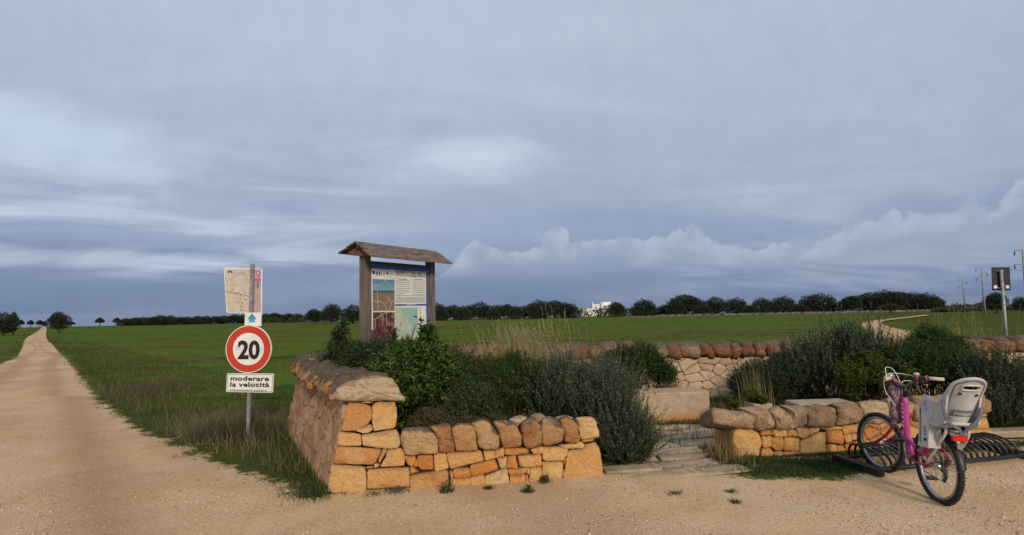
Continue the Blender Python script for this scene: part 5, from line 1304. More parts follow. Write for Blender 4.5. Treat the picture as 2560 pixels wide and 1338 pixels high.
def add_shrub(name, label, cat, lobes, mat, nsprig, k, slen, leaf, wid, group=None, stems=26, base=None, **kw):
    lobes = [tuple(l) for l in lobes]
    L0 = np.mean([l[:3] for l in lobes], 0); gz = 0.
    th_ = thing(name, label, cat, (L0[0], L0[1], gz), group=group)
    V, Fc, T, root, tip_ = sprig_cloud(lobes, nsprig, k, slen, leaf, wid, **kw)
    obj('foliage', V, Fc, mat, th_, attrs={'tone': T})
    mb = MB(); pick = rng.choice(len(root), min(stems, len(root)), replace=False); b0 = np.array([L0[0], L0[1], 0.])
    for i in pick:
        a = b0 + np.array([rng.normal(0, .06), rng.normal(0, .06), 0]); e = root[i]
        a[:2] = a[:2] * .55 + e[:2] * .45 if len(lobes) > 2 else a[:2]
        mid = (a + e) / 2 + np.array([0, 0, .05 * (e[2] - a[2])]); mb.tube([a, mid, e, tip_[i]], [.011, .008, .005, .002], 5, False)
    mb.build('stems', M['twig'], th_)
    return th_
def lobe(px, ytop, ybot, hw, Yd, dr, zoff=0.):
    """an ellipsoid of foliage seen between ytop and ybot at depth Yd, half width hw (photo pixels), depth radius dr (m)"""
    a = at_depth(px, ytop, Yd); b = at_depth(px, ybot, Yd); zt, zb = a[2], max(b[2], -.05)
    return (a[0] * .5 + b[0] * .5, Yd, (zt + zb) / 2, hw * Yd / F, dr, (zt - zb) / 2)

# ================================================================== SHRUBS
add_shrub('shrub', 'dark small leaved shrub with one tall sprig left of the notice board', 'shrub',
          [lobe(868, 850, 1000, 56, 6.6, .35), lobe(845, 880, 980, 30, 6.9, .3), lobe(905, 862, 1010, 50, 6.3, .3), lobe(940, 855, 1000, 55, 6.35, .3), lobe(830, 885, 970, 28, 7.1, .25)], M['darkleaf'], 2300, 18, .17, .034, .013, upb=.5, spread=.8)
add_shrub('shrub', 'thin dark sprig rising above the shrub left of the notice board', 'shrub', [lobe(856, 796, 872, 15, 6.6, .1), lobe(842, 822, 860, 13, 6.6, .08), lobe(834, 852, 900, 12, 6.7, .1)], M['darkleaf'], 120, 14, .15, .036, .016, upb=.6, stems=14)
add_shrub('shrub', 'glossy bright green broad leaved shrub in front of the notice board', 'shrub',
          [lobe(1010, 868, 1060, 62, 6.0, .4), lobe(1065, 842, 1000, 48, 6.1, .35), lobe(975, 880, 1010, 45, 5.9, .3), lobe(1095, 872, 1010, 40, 6.1, .3), lobe(1030, 930, 1070, 60, 5.7, .22), lobe(1072, 815, 880, 20, 6.15, .14), lobe(1035, 858, 910, 30, 6.0, .2)], M['glossy'], 2600, 14, .17, .050, .024, upb=.7, spread=.8, tip=.6, tonevar=.26, rmin=.4)
add_shrub('rosemary_bush', 'grey green rosemary spikes standing against the foot of the notice board', 'rosemary',
          [lobe(965, 842, 900, 42, 6.5, .2), lobe(985, 812, 880, 16, 6.5, .1), lobe(1022, 835, 880, 12, 6.5, .06), lobe(930, 850, 900, 20, 6.5, .1)], M['rosemary'], 330, 46, .26, .022, .007, upb=1.8, jitter=.16, spread=.8, kite=False, rootfrac=.9)
for i, (px, dx) in enumerate(((1018, 0), (966, 0), (984, 0))):
    pass
add_shrub('shrub', 'fine twiggy grey green shrub between the glossy bush and the dry grass', 'shrub',
          [lobe(1150, 880, 1060, 60, 6.3, .4), lobe(1215, 885, 1070, 62, 6.2, .35), lobe(1130, 868, 1000, 40, 6.6, .3), lobe(1185, 950, 1090, 75, 5.8, .25), lobe(1250, 895, 1040, 45, 6.5, .3)], M['rosegreen'], 4600, 26, .17, .024, .007, upb=.4, jitter=.6, spread=.9, kite=False, flower=.03)
add_shrub('shrub', 'low purplish twiggy shrub just behind the low front wall', 'shrub',
          [lobe(1075, 1020, 1110, 60, 5.55, .16), lobe(1150, 1030, 1110, 60, 5.6, .16), lobe(1230, 1035, 1110, 60, 5.65, .16), lobe(1320, 1030, 1100, 60, 5.7, .16)], M['deadweed'], 1500, 20, .10, .018, .006, upb=.3, jitter=.8, kite=False)
add_shrub('shrub', 'bright feathery green shrub behind the middle of the low front wall', 'shrub',
          [lobe(1290, 880, 1060, 58, 6.3, .4), lobe(1345, 895, 1070, 58, 6.05, .3), lobe(1260, 915, 1070, 52, 6.0, .3)], M['myrtle'], 3200, 26, .2, .028, .006, upb=1.1, jitter=.35, spread=.6, kite=False)
add_shrub('rosemary_bush', 'large flowering rosemary spilling over the end of the low front wall beside the path', 'rosemary',
          [lobe(1555, 985, 1168, 66, 5.75, .3), lobe(1608, 1045, 1160, 40, 5.62, .22), lobe(1490, 925, 1120, 90, 6.0, .4), lobe(1415, 900, 1080, 78, 6.1, .38), lobe(1525, 915, 1060, 60, 6.3, .4), lobe(1370, 925, 1080, 64, 5.9, .28), lobe(1570, 1080, 1175, 75, 5.6, .2)],
          M['rosemary'], 3300, 56, .38, .022, .0062, upb=1.25, jitter=.30, spread=.62, kite=False, flower=.05, tip=.3, tonevar=.3, rootfrac=.6)
add_shrub('shrub', 'dark leafy shrub behind the long tan bench against the back wall', 'shrub',
          [lobe(1560, 868, 985, 60, 8.3, .4), lobe(1610, 860, 985, 55, 8.5, .35), lobe(1655, 895, 1000, 38, 8.4, .3), lobe(1520, 885, 985, 45, 8.3, .35)], M['myrtle'], 2700, 20, .2, .034, .011, upb=.6, spread=.7, kite=False)
add_shrub('shrub', 'dark grey green bushy shrub right of the bare stretch of pale wall', 'shrub',
          [lobe(1900, 905, 1020, 65, 7.9, .4), lobe(1955, 890, 1010, 50, 8.1, .4), lobe(1860, 935, 1010, 30, 7.9, .3)], M['darkleaf'], 2600, 20, .18, .032, .010, upb=.5, kite=False, flower=0)
add_shrub('rosemary_bush', 'tall spiky rosemary rising above the back wall in front of the sandy track', 'rosemary',
          [lobe(2075, 850, 1010, 110, 8.1, .5), lobe(2140, 826, 1000, 60, 8.0, .4), lobe(2030, 868, 1000, 60, 8.2, .4), lobe(2200, 855, 1000, 60, 7.9, .4), lobe(1985, 890, 1000, 40, 8.1, .3), lobe(2110, 822, 900, 26, 8.05, .2), lobe(2185, 838, 900, 20, 8.0, .15)],
          M['rosemary'], 1500, 90, .46, .030, .0085, upb=2.0, jitter=.20, spread=.62, kite=False, flower=.03, rootfrac=.6, tip=.35, tonevar=.3)
add_shrub('shrub', 'yellow green rounded shrub in front of the tall spiky rosemary', 'shrub',
          [lobe(2130, 905, 1005, 38, 7.3, .25), lobe(2175, 880, 1000, 42, 7.4, .3), lobe(2205, 925, 1005, 36, 7.2, .25), lobe(2240, 900, 1005, 34, 7.3, .25)], M['lime'], 1500, 20, .14, .030, .013, upb=.6, tip=.3)
add_shrub('shrub', 'broad green small leaved shrub behind the handlebar of the pink bicycle', 'shrub',
          [lobe(2300, 850, 1010, 85, 7.5, .45), lobe(2370, 835, 1000, 70, 7.7, .4), lobe(2250, 870, 1000, 40, 7.6, .35), lobe(2400, 875, 1020, 50, 7.3, .35), lobe(2330, 815, 900, 50, 7.9, .3)], M['myrtle'], 4200, 22, .2, .030, .011, upb=.5, kite=False, tip=.2)
add_shrub('rosemary_bush', 'big grey rosemary at the right edge behind the child seat', 'rosemary',
          [lobe(2470, 880, 1075, 60, 6.9, .35), lobe(2540, 885, 1085, 70, 6.8, .4), lobe(2500, 960, 1085, 80, 6.65, .3), lobe(2600, 900, 1085, 60, 7.0, .4), lobe(2420, 900, 1010, 40, 7.1, .3)],
          M['rosemary'], 2800, 56, .34, .026, .0075, upb=1.5, jitter=.22, spread=.65, tip=.3, kite=False, flower=.03)
add_shrub('plant', 'small light green plant beside the right wall behind its first capstone', 'plant', [lobe(1880, 975, 1010, 22, 6.9, .14), lobe(1905, 985, 1010, 18, 6.8, .12)], M['lime'], 260, 22, .11, .026, .006, upb=1.0, kite=False, tip=.3, stems=8)
add_shrub('plant', 'small bright plant growing over the left end of the right wall', 'plant', [lobe(1835, 1000, 1020, 14, 6.6, .1)], M['lime'], 110, 20, .09, .024, .006, upb=1.0, kite=False, tip=.3, stems=6)
for px, yt, w_, lab in ((985, 805, 5, 'left'), (1022, 800, 4, 'right')):
    pass

# ---- grasses
def blades(n, cx, cy, rx, ry, z, hmin, hmax, wid, lean=.25, leandir=(0, 0), seg=3, tone=(.5, .2), zfun=None, gauss=True):
    if gauss: x = cx + rng.normal(0, 1, n) * rx * .5; y = cy + rng.normal(0, 1, n) * ry * .5
    else: x = cx + rng.uniform(-1, 1, n) * rx; y = cy + rng.uniform(-1, 1, n) * ry
    return blades_at(x, y, np.full(n, z, float) if zfun is None else zfun(x, y), hmin, hmax, wid, lean, leandir, seg, tone)
def blades_at(x, y, z, hmin, hmax, wid, lean=.25, leandir=(0, 0), seg=3, tone=(.5, .2)):
    n = len(x); h = hmin + (hmax - hmin) * rng.random(n) ** 1.3 if np.isscalar(hmin) else rng.uniform(hmin, hmax)
    a = rng.uniform(0, 2 * math.pi, n); ld = np.stack([np.cos(a), np.sin(a)], 1) * np.abs(rng.normal(0, lean, n))[:, None] + np.array(leandir)
    fa = rng.uniform(0, 2 * math.pi, n) ; sd_ = np.stack([np.cos(fa), np.sin(fa) * .5, np.zeros(n)], 1)
    wid = np.broadcast_to(wid, n); rows = []
    for s_ in range(seg + 1):
        q = s_ / seg; c_ = np.stack([x + ld[:, 0] * h * q ** 1.8, y + ld[:, 1] * h * q ** 1.8, z + h * q * (1 - .18 * q * np.linalg.norm(ld, axis=1))], 1)
        w_ = (wid * (1 - q) ** .7 / 2)[:, None]
        if s_ < seg: rows += [c_ - sd_ * w_, c_ + sd_ * w_]
        else: rows += [c_]
    m = len(rows); V = np.stack(rows, 1).reshape(-1, 3); b = (np.arange(n) * m)[:, None]
    F3 = []
    for s_ in range(seg - 1):
        o_ = s_ * 2; F3 += [b + np.array([[o_, o_ + 1, o_ + 3]]), b + np.array([[o_, o_ + 3, o_ + 2]])]
    o_ = (seg - 1) * 2; F3 += [b + np.array([[o_, o_ + 1, o_ + 2]])]
    T = np.repeat(np.clip(rng.normal(tone[0], tone[1], n), 0, 1), m)
    return V, np.concatenate(F3), T
def join(parts):
    V = []; Fc = []; T = []; o = 0
    for v, f, t_ in parts: V.append(v); Fc.append(f + o); T.append(t_); o += len(v)
    return np.concatenate(V), np.concatenate(Fc), np.concatenate(T)
def stuff(name, parts, mat, label, **kw):
    V, Fc, T = join(parts); o = obj(name, V, Fc, mat, attrs={'tone': T}); tag(o, label, kind='stuff'); return o
def wallclear(x, y): return ((x - A0[0]) * -win[0] + (y - A0[1]) * -win[1]) > -.02
def off_road(part, m):
    V, Fc, T = part; b = V.reshape(-1, m, 3)[:, 0]; k = (sdist(b[:, 0], b[:, 1]) < -.05) & wallclear(b[:, 0], b[:, 1]); V2 = V.reshape(-1, m, 3)[k].reshape(-1, 3); T2 = T.reshape(-1, m)[k].ravel(); n = int(k.sum())
    f1 = Fc[(Fc // m == 0).all(1)]; F2 = (np.arange(n)[:, None, None] * m + f1[None]).reshape(-1, 3); return V2, F2, T2
def grass_thing(name, label, cat, parts, mat, group=None):
    V, Fc, T = join(parts); c_ = V.mean(0); o = obj(name, V, Fc, mat, loc=(c_[0], c_[1], 0), attrs={'tone': T}); return tag(o, label, cat, group)
def seedheads(n, cx, cy, rx, ry, z, hmin, hmax, leandir):
    """stalks that carry a loose pale ear"""
    V, Fc, T = blades(n, cx, cy, rx, ry, z, hmin, hmax, .005, .12, leandir, 4, (.7, .15))
    m = 9; tips = V.reshape(n, m, 3)[:, -1]; prev = V.reshape(n, m, 3)[:, -3:-1].mean(1)
    k = 16; d = nrmz(tips - prev); tt_ = rng.random((n, k)); P = tips[:, None] - d[:, None] * (tt_ * .16)[..., None]
    ld = nrmz(np.repeat(d, k, 0) + rand_unit(n * k) * .5); v2, f2, t2 = leaves_mesh(P.reshape(-1, 3), ld, .022, .006, np.clip(rng.normal(.85, .1, n * k), 0, 1), False)
    return [(V, Fc, T), (v2, f2, t2)]
pC = at_depth(1330, 900, 6.9)
grass_thing('dry_grass', 'tall golden dry grass clump in front of the back wall by the notice board', 'dry grass',
            seedheads(330, pC[0], 6.9, .55, .4, .38, .75, 1.12, (-.16, 0)) + [blades(5200, pC[0] + .05, 6.75, .66, .5, .34, .42, .90, .007, .3, (-.15, 0), 3, (.5, .25))] + seedheads(10, at_depth(1400, 850, 6.9)[0], 6.9, .12, .1, .4, 1.1, 1.3, (-.02, 0)), M['drygrass'])
pC = at_depth(1335, 900, 6.5)
grass_thing('tall_grass', 'tall bright green grass under the golden seed heads in the middle of the bed', 'grass', [blades(3600, pC[0], 6.45, .42, .35, .25, .45, .80, .008, .22, (-.08, 0), 3, (.8, .18))], M['grass'])
pC = at_depth(1200, 900, 7.4)
grass_thing('dry_grass', 'sparse drooping pale grass stalks right of the notice board', 'dry grass', seedheads(60, pC[0], 7.4, .55, .3, .5, .45, .75, (-.25, 0)), M['drygrass'])
pC = at_depth(1530, 930, 7.2)
grass_thing('dry_grass', 'leaning straw coloured grass over the big rosemary in front of the bench shrub', 'dry grass', [blades(420, pC[0], 7.2, .26, .3, .2, .4, .75, .007, .2, (-.35, 0), 3, (.55, .2))], M['drygrass'])
pC = at_depth(1815, 990, 7.0)
grass_thing('dry_grass', 'straw coloured grass tuft between the tan bench and the right wall', 'dry grass', [blades(170, pC[0] + .12, 7.05, .2, .3, 0, .2, .45, .008, .3, (-.3, 0), 3, (.35, .25))], M['drygrass'])
pC = at_depth(1890, 960, 7.4)
grass_thing('dry_grass', 'upright pale grass stems in the dark shrub behind the right wall', 'dry grass', [blades(80, pC[0], 7.4, .22, .3, .1, .5, .85, .006, .12, (-.05, 0), 3, (.6, .2))], M['drygrass'])
pC = at_depth(2440, 900, 9.9)
grass_thing('dry_grass', 'dry grass stalks behind the back wall left of the dark sign', 'dry grass', seedheads(70, pC[0], 10.0, 1.0, .3, .4, .6, 1.15, (.02, 0)) + [blades(300, pC[0] - .3, 10.0, 1.1, .4, .3, .3, .7, .007, .3, (0, 0), 3, (.4, .2))], M['drygrass'])
grass_thing('grass_tuft', 'dry grass tuft at the shaded left end of the right wall', 'grass tuft', [blades(300, 2.2, 5.75, .22, .3, 0, .10, .30, .006, .5, (.0, -.05), 3, (.35, .25))], M['drygrass'])
# weeds round the speed sign and along the verge
pS = on_ground(605, 1085); pS[2] = 0
grass_thing('dead_weeds', 'brown tangled dry weeds round the foot of the speed limit sign', 'weeds',
            [off_road(blades(3600, pS[0] + .25, pS[1] + .2, 1.15, .6, -.02, .06, .34, .0065, .6, (0, 0), 3, (.5, .25)), 7), off_road(blades(1500, pS[0] + .12, pS[1] - .22, .55, .25, -.02, .2, .42, .007, .6, (-.05, 0), 3, (.3, .25)), 7), off_road(blades(900, pS[0], pS[1] + .1, 1.1, .5, -.02, .2, .45, .005, .6, (-.3, 0), 3, (.8, .15)), 7)], M['deadweed'])
pS = to_terrain(320, 985)
grass_thing('dead_weeds', 'rusty brown dry weed patch on the verge beside the road', 'weeds',
            [off_road(blades(3600, pS[0] + .3, pS[1], 1.5, 1.5, float(terrain(pS[1])) - .03, .08, .36, .008, .5, (0, 0), 3, (.35, .25)), 7)], M['deadweed'])
# verge grass, low and dense near the gravel edge
def verge_pts(n, pxr, pyr, keep):
    px = rng.uniform(*pxr, n); py = rng.uniform(*pyr, n)
    dx = CF[None] + (px - CX)[:, None] / F * CR[None] - (py - CY)[:, None] / F * CU[None]
    Yv = np.full(n, 8.0)
    for _ in range(25):
        zz = terrain(Yv); tt_ = (zz - H) / dx[:, 2]; Yn = tt_ * dx[:, 1]; Yv = np.clip(.5 * Yv + .5 * Yn, 1, 280)
    x = dx[:, 0] / dx[:, 1] * Yv; k = keep(x, Yv, px, py); return x[k], Yv[k]
def enoise(x, y): return .38 * (np.sin(x * 3.1 + np.sin(y * 2.3) * 1.4) * np.sin(y * 3.7 + 1.1 * np.sin(x * 2.9))) * .6 + .18 * np.sin(x * 9.3 + y * 4) * np.sin(y * 11 - x * 3)
x, y = verge_pts(150000, (60, 860), (815, 1260), lambda x, y, a, b: (sdist(x, y) + enoise(x, y) * .8 < -.02 + rng.uniform(-.12, .12, len(x))) & (sdist(x, y) > -3.2) & (wallclear(x, y) | (y > 8)) & ~inside(ENC, x, y))
sc_v = np.clip(y / 9, .6, 30)
hh = np.clip(rng.gamma(2.0, .020, len(x)), .012, .16) * np.clip(sc_v, .8, 1.8)
VG = [blades_at(x, y, terrain(y) + bumps(x, y) * np.clip(-sdist(x, y) / 1.5, 0, 1) - .02, hh * .7, hh * 1.2, .006 * sc_v, .45, (0, 0), 2, (.42, .22))]
xw, yw = [], []
for u_ in np.linspace(-.05, Ls_, 60):
    q = A0 + wd * u_ - win * .10; xw += list(q[0] + rng.normal(0, .12, 60)); yw += list(q[1] + rng.normal(0, .08, 60))
xw = np.array(xw); yw = np.array(yw); kk = wallclear(xw, yw)
VG.append(blades_at(xw[kk], yw[kk], np.zeros(kk.sum()) - .01, .03, .15, .006, .9, (-.3, -.1), 3, (.40, .25)))
stuff('verge_grass', VG, M['grass'], 'rough grass on the verge between the gravel road and the field')
x, y = verge_pts(5200, (200, 850), (850, 1250), lambda x, y, a, b: (sdist(x, y) < -.12) & (sdist(x, y) > -2.6) & wallclear(x, y) & ~inside(ENC, x, y))
stuff('verge_straw', [blades_at(x, y, terrain(y) - .02, .08, .30, .0045, .6, (-.1, 0), 3, (.4, .3))], M['drygrass'], 'scattered straw coloured stalks in the verge grass')
x, y = verge_pts(120000, (-60, 2620), (800, 1000), lambda x, y, a, b: (sdist(x, y) < -.6) & ~inside(ENC, x, y) & (y < 45) & (y > 8.5))
fn = np.array([noise.fractal(Vector((a * .35, b * .9, 0)) * .55, 1., 2., 4) for a, b in zip(x, y)])
kk = fn < .10 + rng.normal(0, .05, len(fn)); x, y, fn = x[kk], y[kk], fn[kk]
trk = polyline_dist(np.array(tcs), x, y) > 2.0; x, y, fn = x[trk], y[trk], fn[trk]
s_ = np.clip(y / 10, .8, 20)
fb = blades_at(x, y, terrain(y) + bumps(x, y) - .02, .05 * s_ ** .5, .13 * s_ ** .5, (.007 * s_), .35, (0, 0), 1, (.45, .22))
fn2 = np.array([noise.fractal(Vector((a * .12, b * .5, 5)) * .9, 1., 2., 4) for a, b in zip(x, y)])
fb = (fb[0], fb[1], np.clip(fb[2] + np.repeat(fn2 * .9 + np.clip(fn + .05, 0, 1) * 1.2, 3), 0, 1))
stuff('field_grass', [fb], M['corn'], 'short blades of young grain covering the field')
# grass in front of the right wall and in the path joints
def patch(n, x0, x1, y0, y1, h0, h1, th_=0., w_=.006):
    x = rng.uniform(x0, x1, n); y = rng.uniform(y0, y1, n); k = enoise(x * 1.3 + 4, y * 2.2) > th_; return blades_at(x[k], y[k], np.zeros(k.sum()), h0, h1, w_, .5, (0, 0), 2, (.42, .22))
x = rng.uniform(2.0, 6.2, 90000); y = rng.uniform(4.9, 6.3, 90000); kk = lawn(x, y) + enoise(x, y) * .28 < rng.uniform(-.12, .04, len(x)); x, y = x[kk], y[kk]
GP = [blades_at(x, y, np.zeros(len(x)), .012, .045, .006, .6, (0, 0), 2, (.42, .24)), patch(3500, 2.05, 2.5, 5.5, 6.2, .02, .08, -.1)]
for i in range(1, len(ey_)):
    yy = on_ground(1700, ey_[i])[1]; n = 380; x = rng.uniform(1.1, 2.7, n); GP.append(blades_at(x, yy + (x - 1.7) * .17 + rng.normal(0, .014 + .004 * i, n), np.full(n, .0), .012, .045, .005, .5, (0, 0), 2, (.5, .22)))
x = rng.uniform(1.5, 3.0, 1500); GP.append(blades_at(x, 7.42 + (x - 2) * .12 + rng.normal(0, .05, 1500), np.zeros(1500), .02, .09, .006, .5, (0, 0), 2, (.5, .2)))
GP.append(patch(9000, -3, 9, 6.2, 9.1, .03, .2, .0, .008))
stuff('ground_grass', GP, M['grass'], 'patchy short grass before the right wall and in the path joints')
# small weeds one can count
for i, (px, py, r_, h_, lab) in enumerate([(1362, 1206, .045, .06, 'leafy weed at the foot of the low front wall near its right end'), (1116, 1232, .06, .10, 'bright leafy weed at the foot of the low front wall below the first capstones'), (1321, 1230, .045, .05, 'small weed on the gravel below the middle of the low wall'),
                                          (1690, 1238, .05, .05, 'round grass tuft on the gravel before the slab path'), (1826, 1233, .05, .045, 'wide dark tuft on the gravel right of the round one'), (1838, 1259, .05, .045, 'ragged tuft on the gravel nearest the camera'),
                                          (1220, 1222, .035, .04, 'tiny weed at the wall foot between two bigger weeds'), (990, 1228, .12, .07, 'brown dry weeds at the corner of tall and low wall'), (795, 1240, .13, .16, 'grass clump at the left front corner of the tall wall'), (935, 1240, .10, .05, 'thin dry weeds below the tall wall front')]):
    p = on_ground(px, py); mt = M['deadweed'] if i in (7, 9) else M['grass']
    n = 260 if i in (7, 8) else 130
    parts = [blades(n, p[0], p[1], r_, r_ * .8, 0, h_ * .4, h_, .007 if i < 7 else .005, .7, (0, 0), 2, (.5, .25))]
    if i in (0, 1, 2): parts.append(leaves_mesh(np.stack([p[0] + rng.normal(0, r_ * .4, 60), p[1] + rng.normal(0, r_ * .3, 60), rng.uniform(.005, h_, 60)], 1), nrmz(rand_unit(60) + np.array([0, 0, .5])), .028, .014, np.clip(rng.normal(.6, .2, 60), 0, 1), False))
    grass_thing('weed', lab, 'weed', parts, mt, 'weeds on the gravel')
# pebbles
x, y = verge_pts(34000, (-60, 2620), (1010, 1420), lambda x, y, a, b: (sdist(x, y) > -.35) & (x > -9) & (x < 7) & (y < 9))
dens = np.array([noise.fractal(Vector((a, b, 0)) * .9, 1., 2., 3) for a, b in zip(x, y)]); kk = (dens > -.25) & (rng.random(len(x)) < .35 + dens * 1.2 + .5 * (np.abs(y - 4.95) < .35)); kk &= ~((track_val(x, y) > .5) & (rng.random(len(x)) < .8))
x, y = x[kk], y[kk]; n = len(x)
sz = np.clip(rng.lognormal(-5.3, .42, n), .003, .018); oct_ = np.array([[1, 0, 0], [-1, 0, 0], [0, 1, 0], [0, -1, 0], [0, 0, 1], [0, 0, -1.]])
a = rng.uniform(0, 6.28, n); Vp = oct_[None] * (sz[:, None, None] * np.array([1.2, .85, .6]) * rng.uniform(.7, 1.3, (n, 1, 3))) + rng.normal(0, .12, (n, 6, 3)) * sz[:, None, None]
ca, sa = np.cos(a)[:, None], np.sin(a)[:, None]
Vp = np.stack([Vp[..., 0] * ca - Vp[..., 1] * sa + x[:, None], Vp[..., 0] * sa + Vp[..., 1] * ca + y[:, None], Vp[..., 2] + (gnoise(x, y) + .004)[:, None] + sz[:, None] * .25], -1).reshape(-1, 3)
tri = np.array([[0, 2, 4], [2, 1, 4], [1, 3, 4], [3, 0, 4], [2, 0, 5], [1, 2, 5], [3, 1, 5], [0, 3, 5]])
Fp = (np.arange(n)[:, None, None] * 6 + tri[None]).reshape(-1, 3)
tag(obj('gravel', Vp, Fp, M['pebble'], attrs={'tone': np.repeat(np.clip(rng.normal(.45, .25, n), 0, 1), 6)}), 'loose pale pebbles scattered over the gravel', kind='stuff')

# ================================================================== TREES
def tree_parts(seed, lobes, trunk_h=.32, leafn=2600, leaf=.05, lean=0., bushy=False):
    """unit tree: height 1, half width about .5"""
    global rng
    keep = rng; rng = np.random.default_rng(seed)
    lob = []
    for (a, b, c_, r_, rz_) in lobes: lob.append((a, b, c_ - (.05 if trunk_h < .35 else 0), r_, r_ * .9, rz_ + (.03 if trunk_h < .35 else 0)))
    w = np.array([l[3] ** 2 for l in lob]); ci = rng.choice(len(lob), leafn, p=w / w.sum()); Lb = np.array(lob)[ci]
    dv = rand_unit(leafn); r_ = .30 + .72 * rng.random(leafn) ** .45 + .10 * np.sin(dv[:, 0] * 9 + Lb[:, 0] * 20) * np.sin(dv[:, 2] * 8 + Lb[:, 1] * 30)
    P = Lb[:, :3] + dv * Lb[:, 3:6] * r_[:, None]
    tn = np.clip(.42 + .18 * np.sin(dv[:, 0] * 6 + ci * 2.) * np.sin(dv[:, 2] * 7 + ci) + rng.normal(0, .17, leafn), 0, 1)
    V, Fc, T = leaves_mesh(P, nrmz(dv + rand_unit(leafn) * .9), leaf * rng.uniform(.7, 1.5, leafn), leaf * .55, tn, True)
    # dark twig mass inside the crown so that gaps do not show the sky everywhere
    mb = MB()
    mb.tube([(0, 0, -.04), (.01, 0, .02), (.02 + lean * .3, .01, trunk_h * .55), (lean, 0, trunk_h)], [.085, .055, .042, .045], 7)
    for l in lob[:6]:
        c_ = np.array(l[:3]); mb.tube([(lean, 0, trunk_h * .9), (np.array([lean, 0, trunk_h]) + c_) / 2 + np.array([0, 0, .02]), c_], [.032, .022, .010], 5)
    rng = keep
    return (V, Fc, T), mb
random.seed(5)
VAR = [
    [(-.22, 0, .55, .26, .24), (.20, .05, .58, .27, .25), (0, -.05, .74, .28, .24), (0, .1, .5, .30, .22), (-.05, 0, .62, .3, .3)],
    [(-.25, 0, .48, .24, .25), (.24, 0, .46, .25, .24), (-.08, .08, .70, .27, .28), (.14, -.06, .72, .24, .24), (0, 0, .5, .32, .28)],
    [(-.28, .02, .52, .21, .22), (.28, 0, .56, .22, .24), (0, 0, .66, .30, .32), (.05, .1, .45, .34, .25)],
    [(-.16, 0, .66, .24, .24), (.18, 0, .62, .24, .22), (.02, 0, .80, .22, .19), (-.3, 0, .54, .17, .14), (.3, .04, .56, .18, .15)],   # airy olive, trunk shows
    [(0, 0, .42, .45, .42), (-.25, 0, .36, .26, .33), (.27, 0, .38, .25, .36), (.05, 0, .62, .32, .35), (-.12, .1, .66, .24, .26)],    # bush to the ground
]
TR = []
for i, lb_ in enumerate(VAR):
    (V, Fc, T), mb = tree_parts(20 + i, lb_, (.40 if i == 3 else .24), 5200, .050, .03)
    TR.append((V, Fc, T, mb))
_cache = {}
def mesh_for(i, which, mat):
    key = (i, which, mat)
    if key not in _cache:
        V, Fc, T, mb = TR[i]
        o = obj('crown', V, Fc, M[mat], attrs={'tone': T}) if which == 'crown' else obj('trunk', mb.v, mb.f, M['bark'])
        me = o.data; bpy.data.objects.remove(o); _cache[key] = me
    return _cache[key]
TREES_ALL = []
def tree(px, ytop, hw, Yd, label, var=None, mat='olive', cat='tree', name='olive_tree', group=None, yaw=None, sink=0.0):
    z0 = float(terrain(Yd)) - sink; top = at_depth(px, ytop, Yd); h_ = (top[2] - z0) / .98; wd_ = hw * (1.22 if (Yd > 125 and px > 300) else 1.) * Yd / F / .46
    x = at_depth(px, horizon(px) + (H - z0) * F / Yd, Yd)[0]
    var = random.choice((0, 1, 2)) if var is None else var
    root = thing(name, label, cat, (x, Yd, z0), group=group); root.scale = (wd_, wd_ * .9, h_); root.rotation_euler.z = random.uniform(-.35, .35) + (math.pi if random.random() < .5 else 0) if yaw is None else yaw
    for w_ in ('crown', 'trunk'):
        o = bpy.data.objects.new(w_, mesh_for(var, w_, mat)); COL.objects.link(o); o.parent = root
    return root
ORD = ['first', 'second', 'third', 'fourth', 'fifth', 'sixth', 'seventh', 'eighth', 'ninth', 'tenth', 'eleventh', 'twelfth', 'thirteenth', 'fourteenth', 'fifteenth', 'sixteenth', 'seventeenth', 'eighteenth', 'nineteenth', 'twentieth']
# beside the road
tree(4, 781, 34, 92, 'big dark olive tree at the left edge of the picture beside the road', 2, yaw=0)
tree(32, 782, 12, 96, 'thin olive crown leaning out behind the big tree at the left edge', 3, yaw=.4)
tree(146, 779, 25, 100, 'thick trunked olive tree standing alone right of the dirt road', 0, yaw=.2)
G1 = 'small olive trees on the skyline by the sea'
for i, (px, yt, hw, vr) in enumerate([(51, 800, 9, 3), (76, 801, 8, 3), (99, 801, 9, 3), (110, 802, 7, 2), (177, 804, 10, 3)]):
    tree(px, yt, hw, 262, '%s small olive from the left on the skyline by the road end' % ORD[i], vr, group=G1, yaw=0)
tree(249, 795, 11, 262, 'small leaning olive tree with open crown alone on the skyline', 3, group=G1, yaw=0)
tree(292, 795, 10, 262, 'small round olive tree just left of the long tree row', 3, group=G1, yaw=0)
# long low row behind the speed sign
row = [(316, 795, 16), (338, 793, 16), (360, 792, 16), (382, 791, 15), (402, 787, 18), (424, 788, 17), (452, 792, 14), (470, 791, 12), (492, 790, 16), (515, 789, 15), (540, 790, 14), (560, 788, 15), (585, 786, 15), (610, 785, 15), (637, 784, 15), (662, 783, 14), (686, 782, 16), (705, 786, 12), (722, 783, 14), (742, 783, 14)]
for i, (px, yt, hw) in enumerate(row):
    tree(px, yt, hw + 2, 215 + (i % 3) * 5, '%s tree from the left in the long low row behind the speed sign' % ORD[i], 4 if i % 2 else random.choice((0, 1, 4)), group='long low row of trees left of the notice board')
tree(786, 772, 20, 150, 'leftmost of the three large olive trees just left of the notice board', 0, group='large olives at the field edge')
tree(829, 760, 23, 148, 'tallest olive tree left of the notice board', 1, group='large olives at the field edge')
tree(884, 762, 25, 148, 'olive tree partly hidden by the left post of the notice board', 2, group='large olives at the field edge')
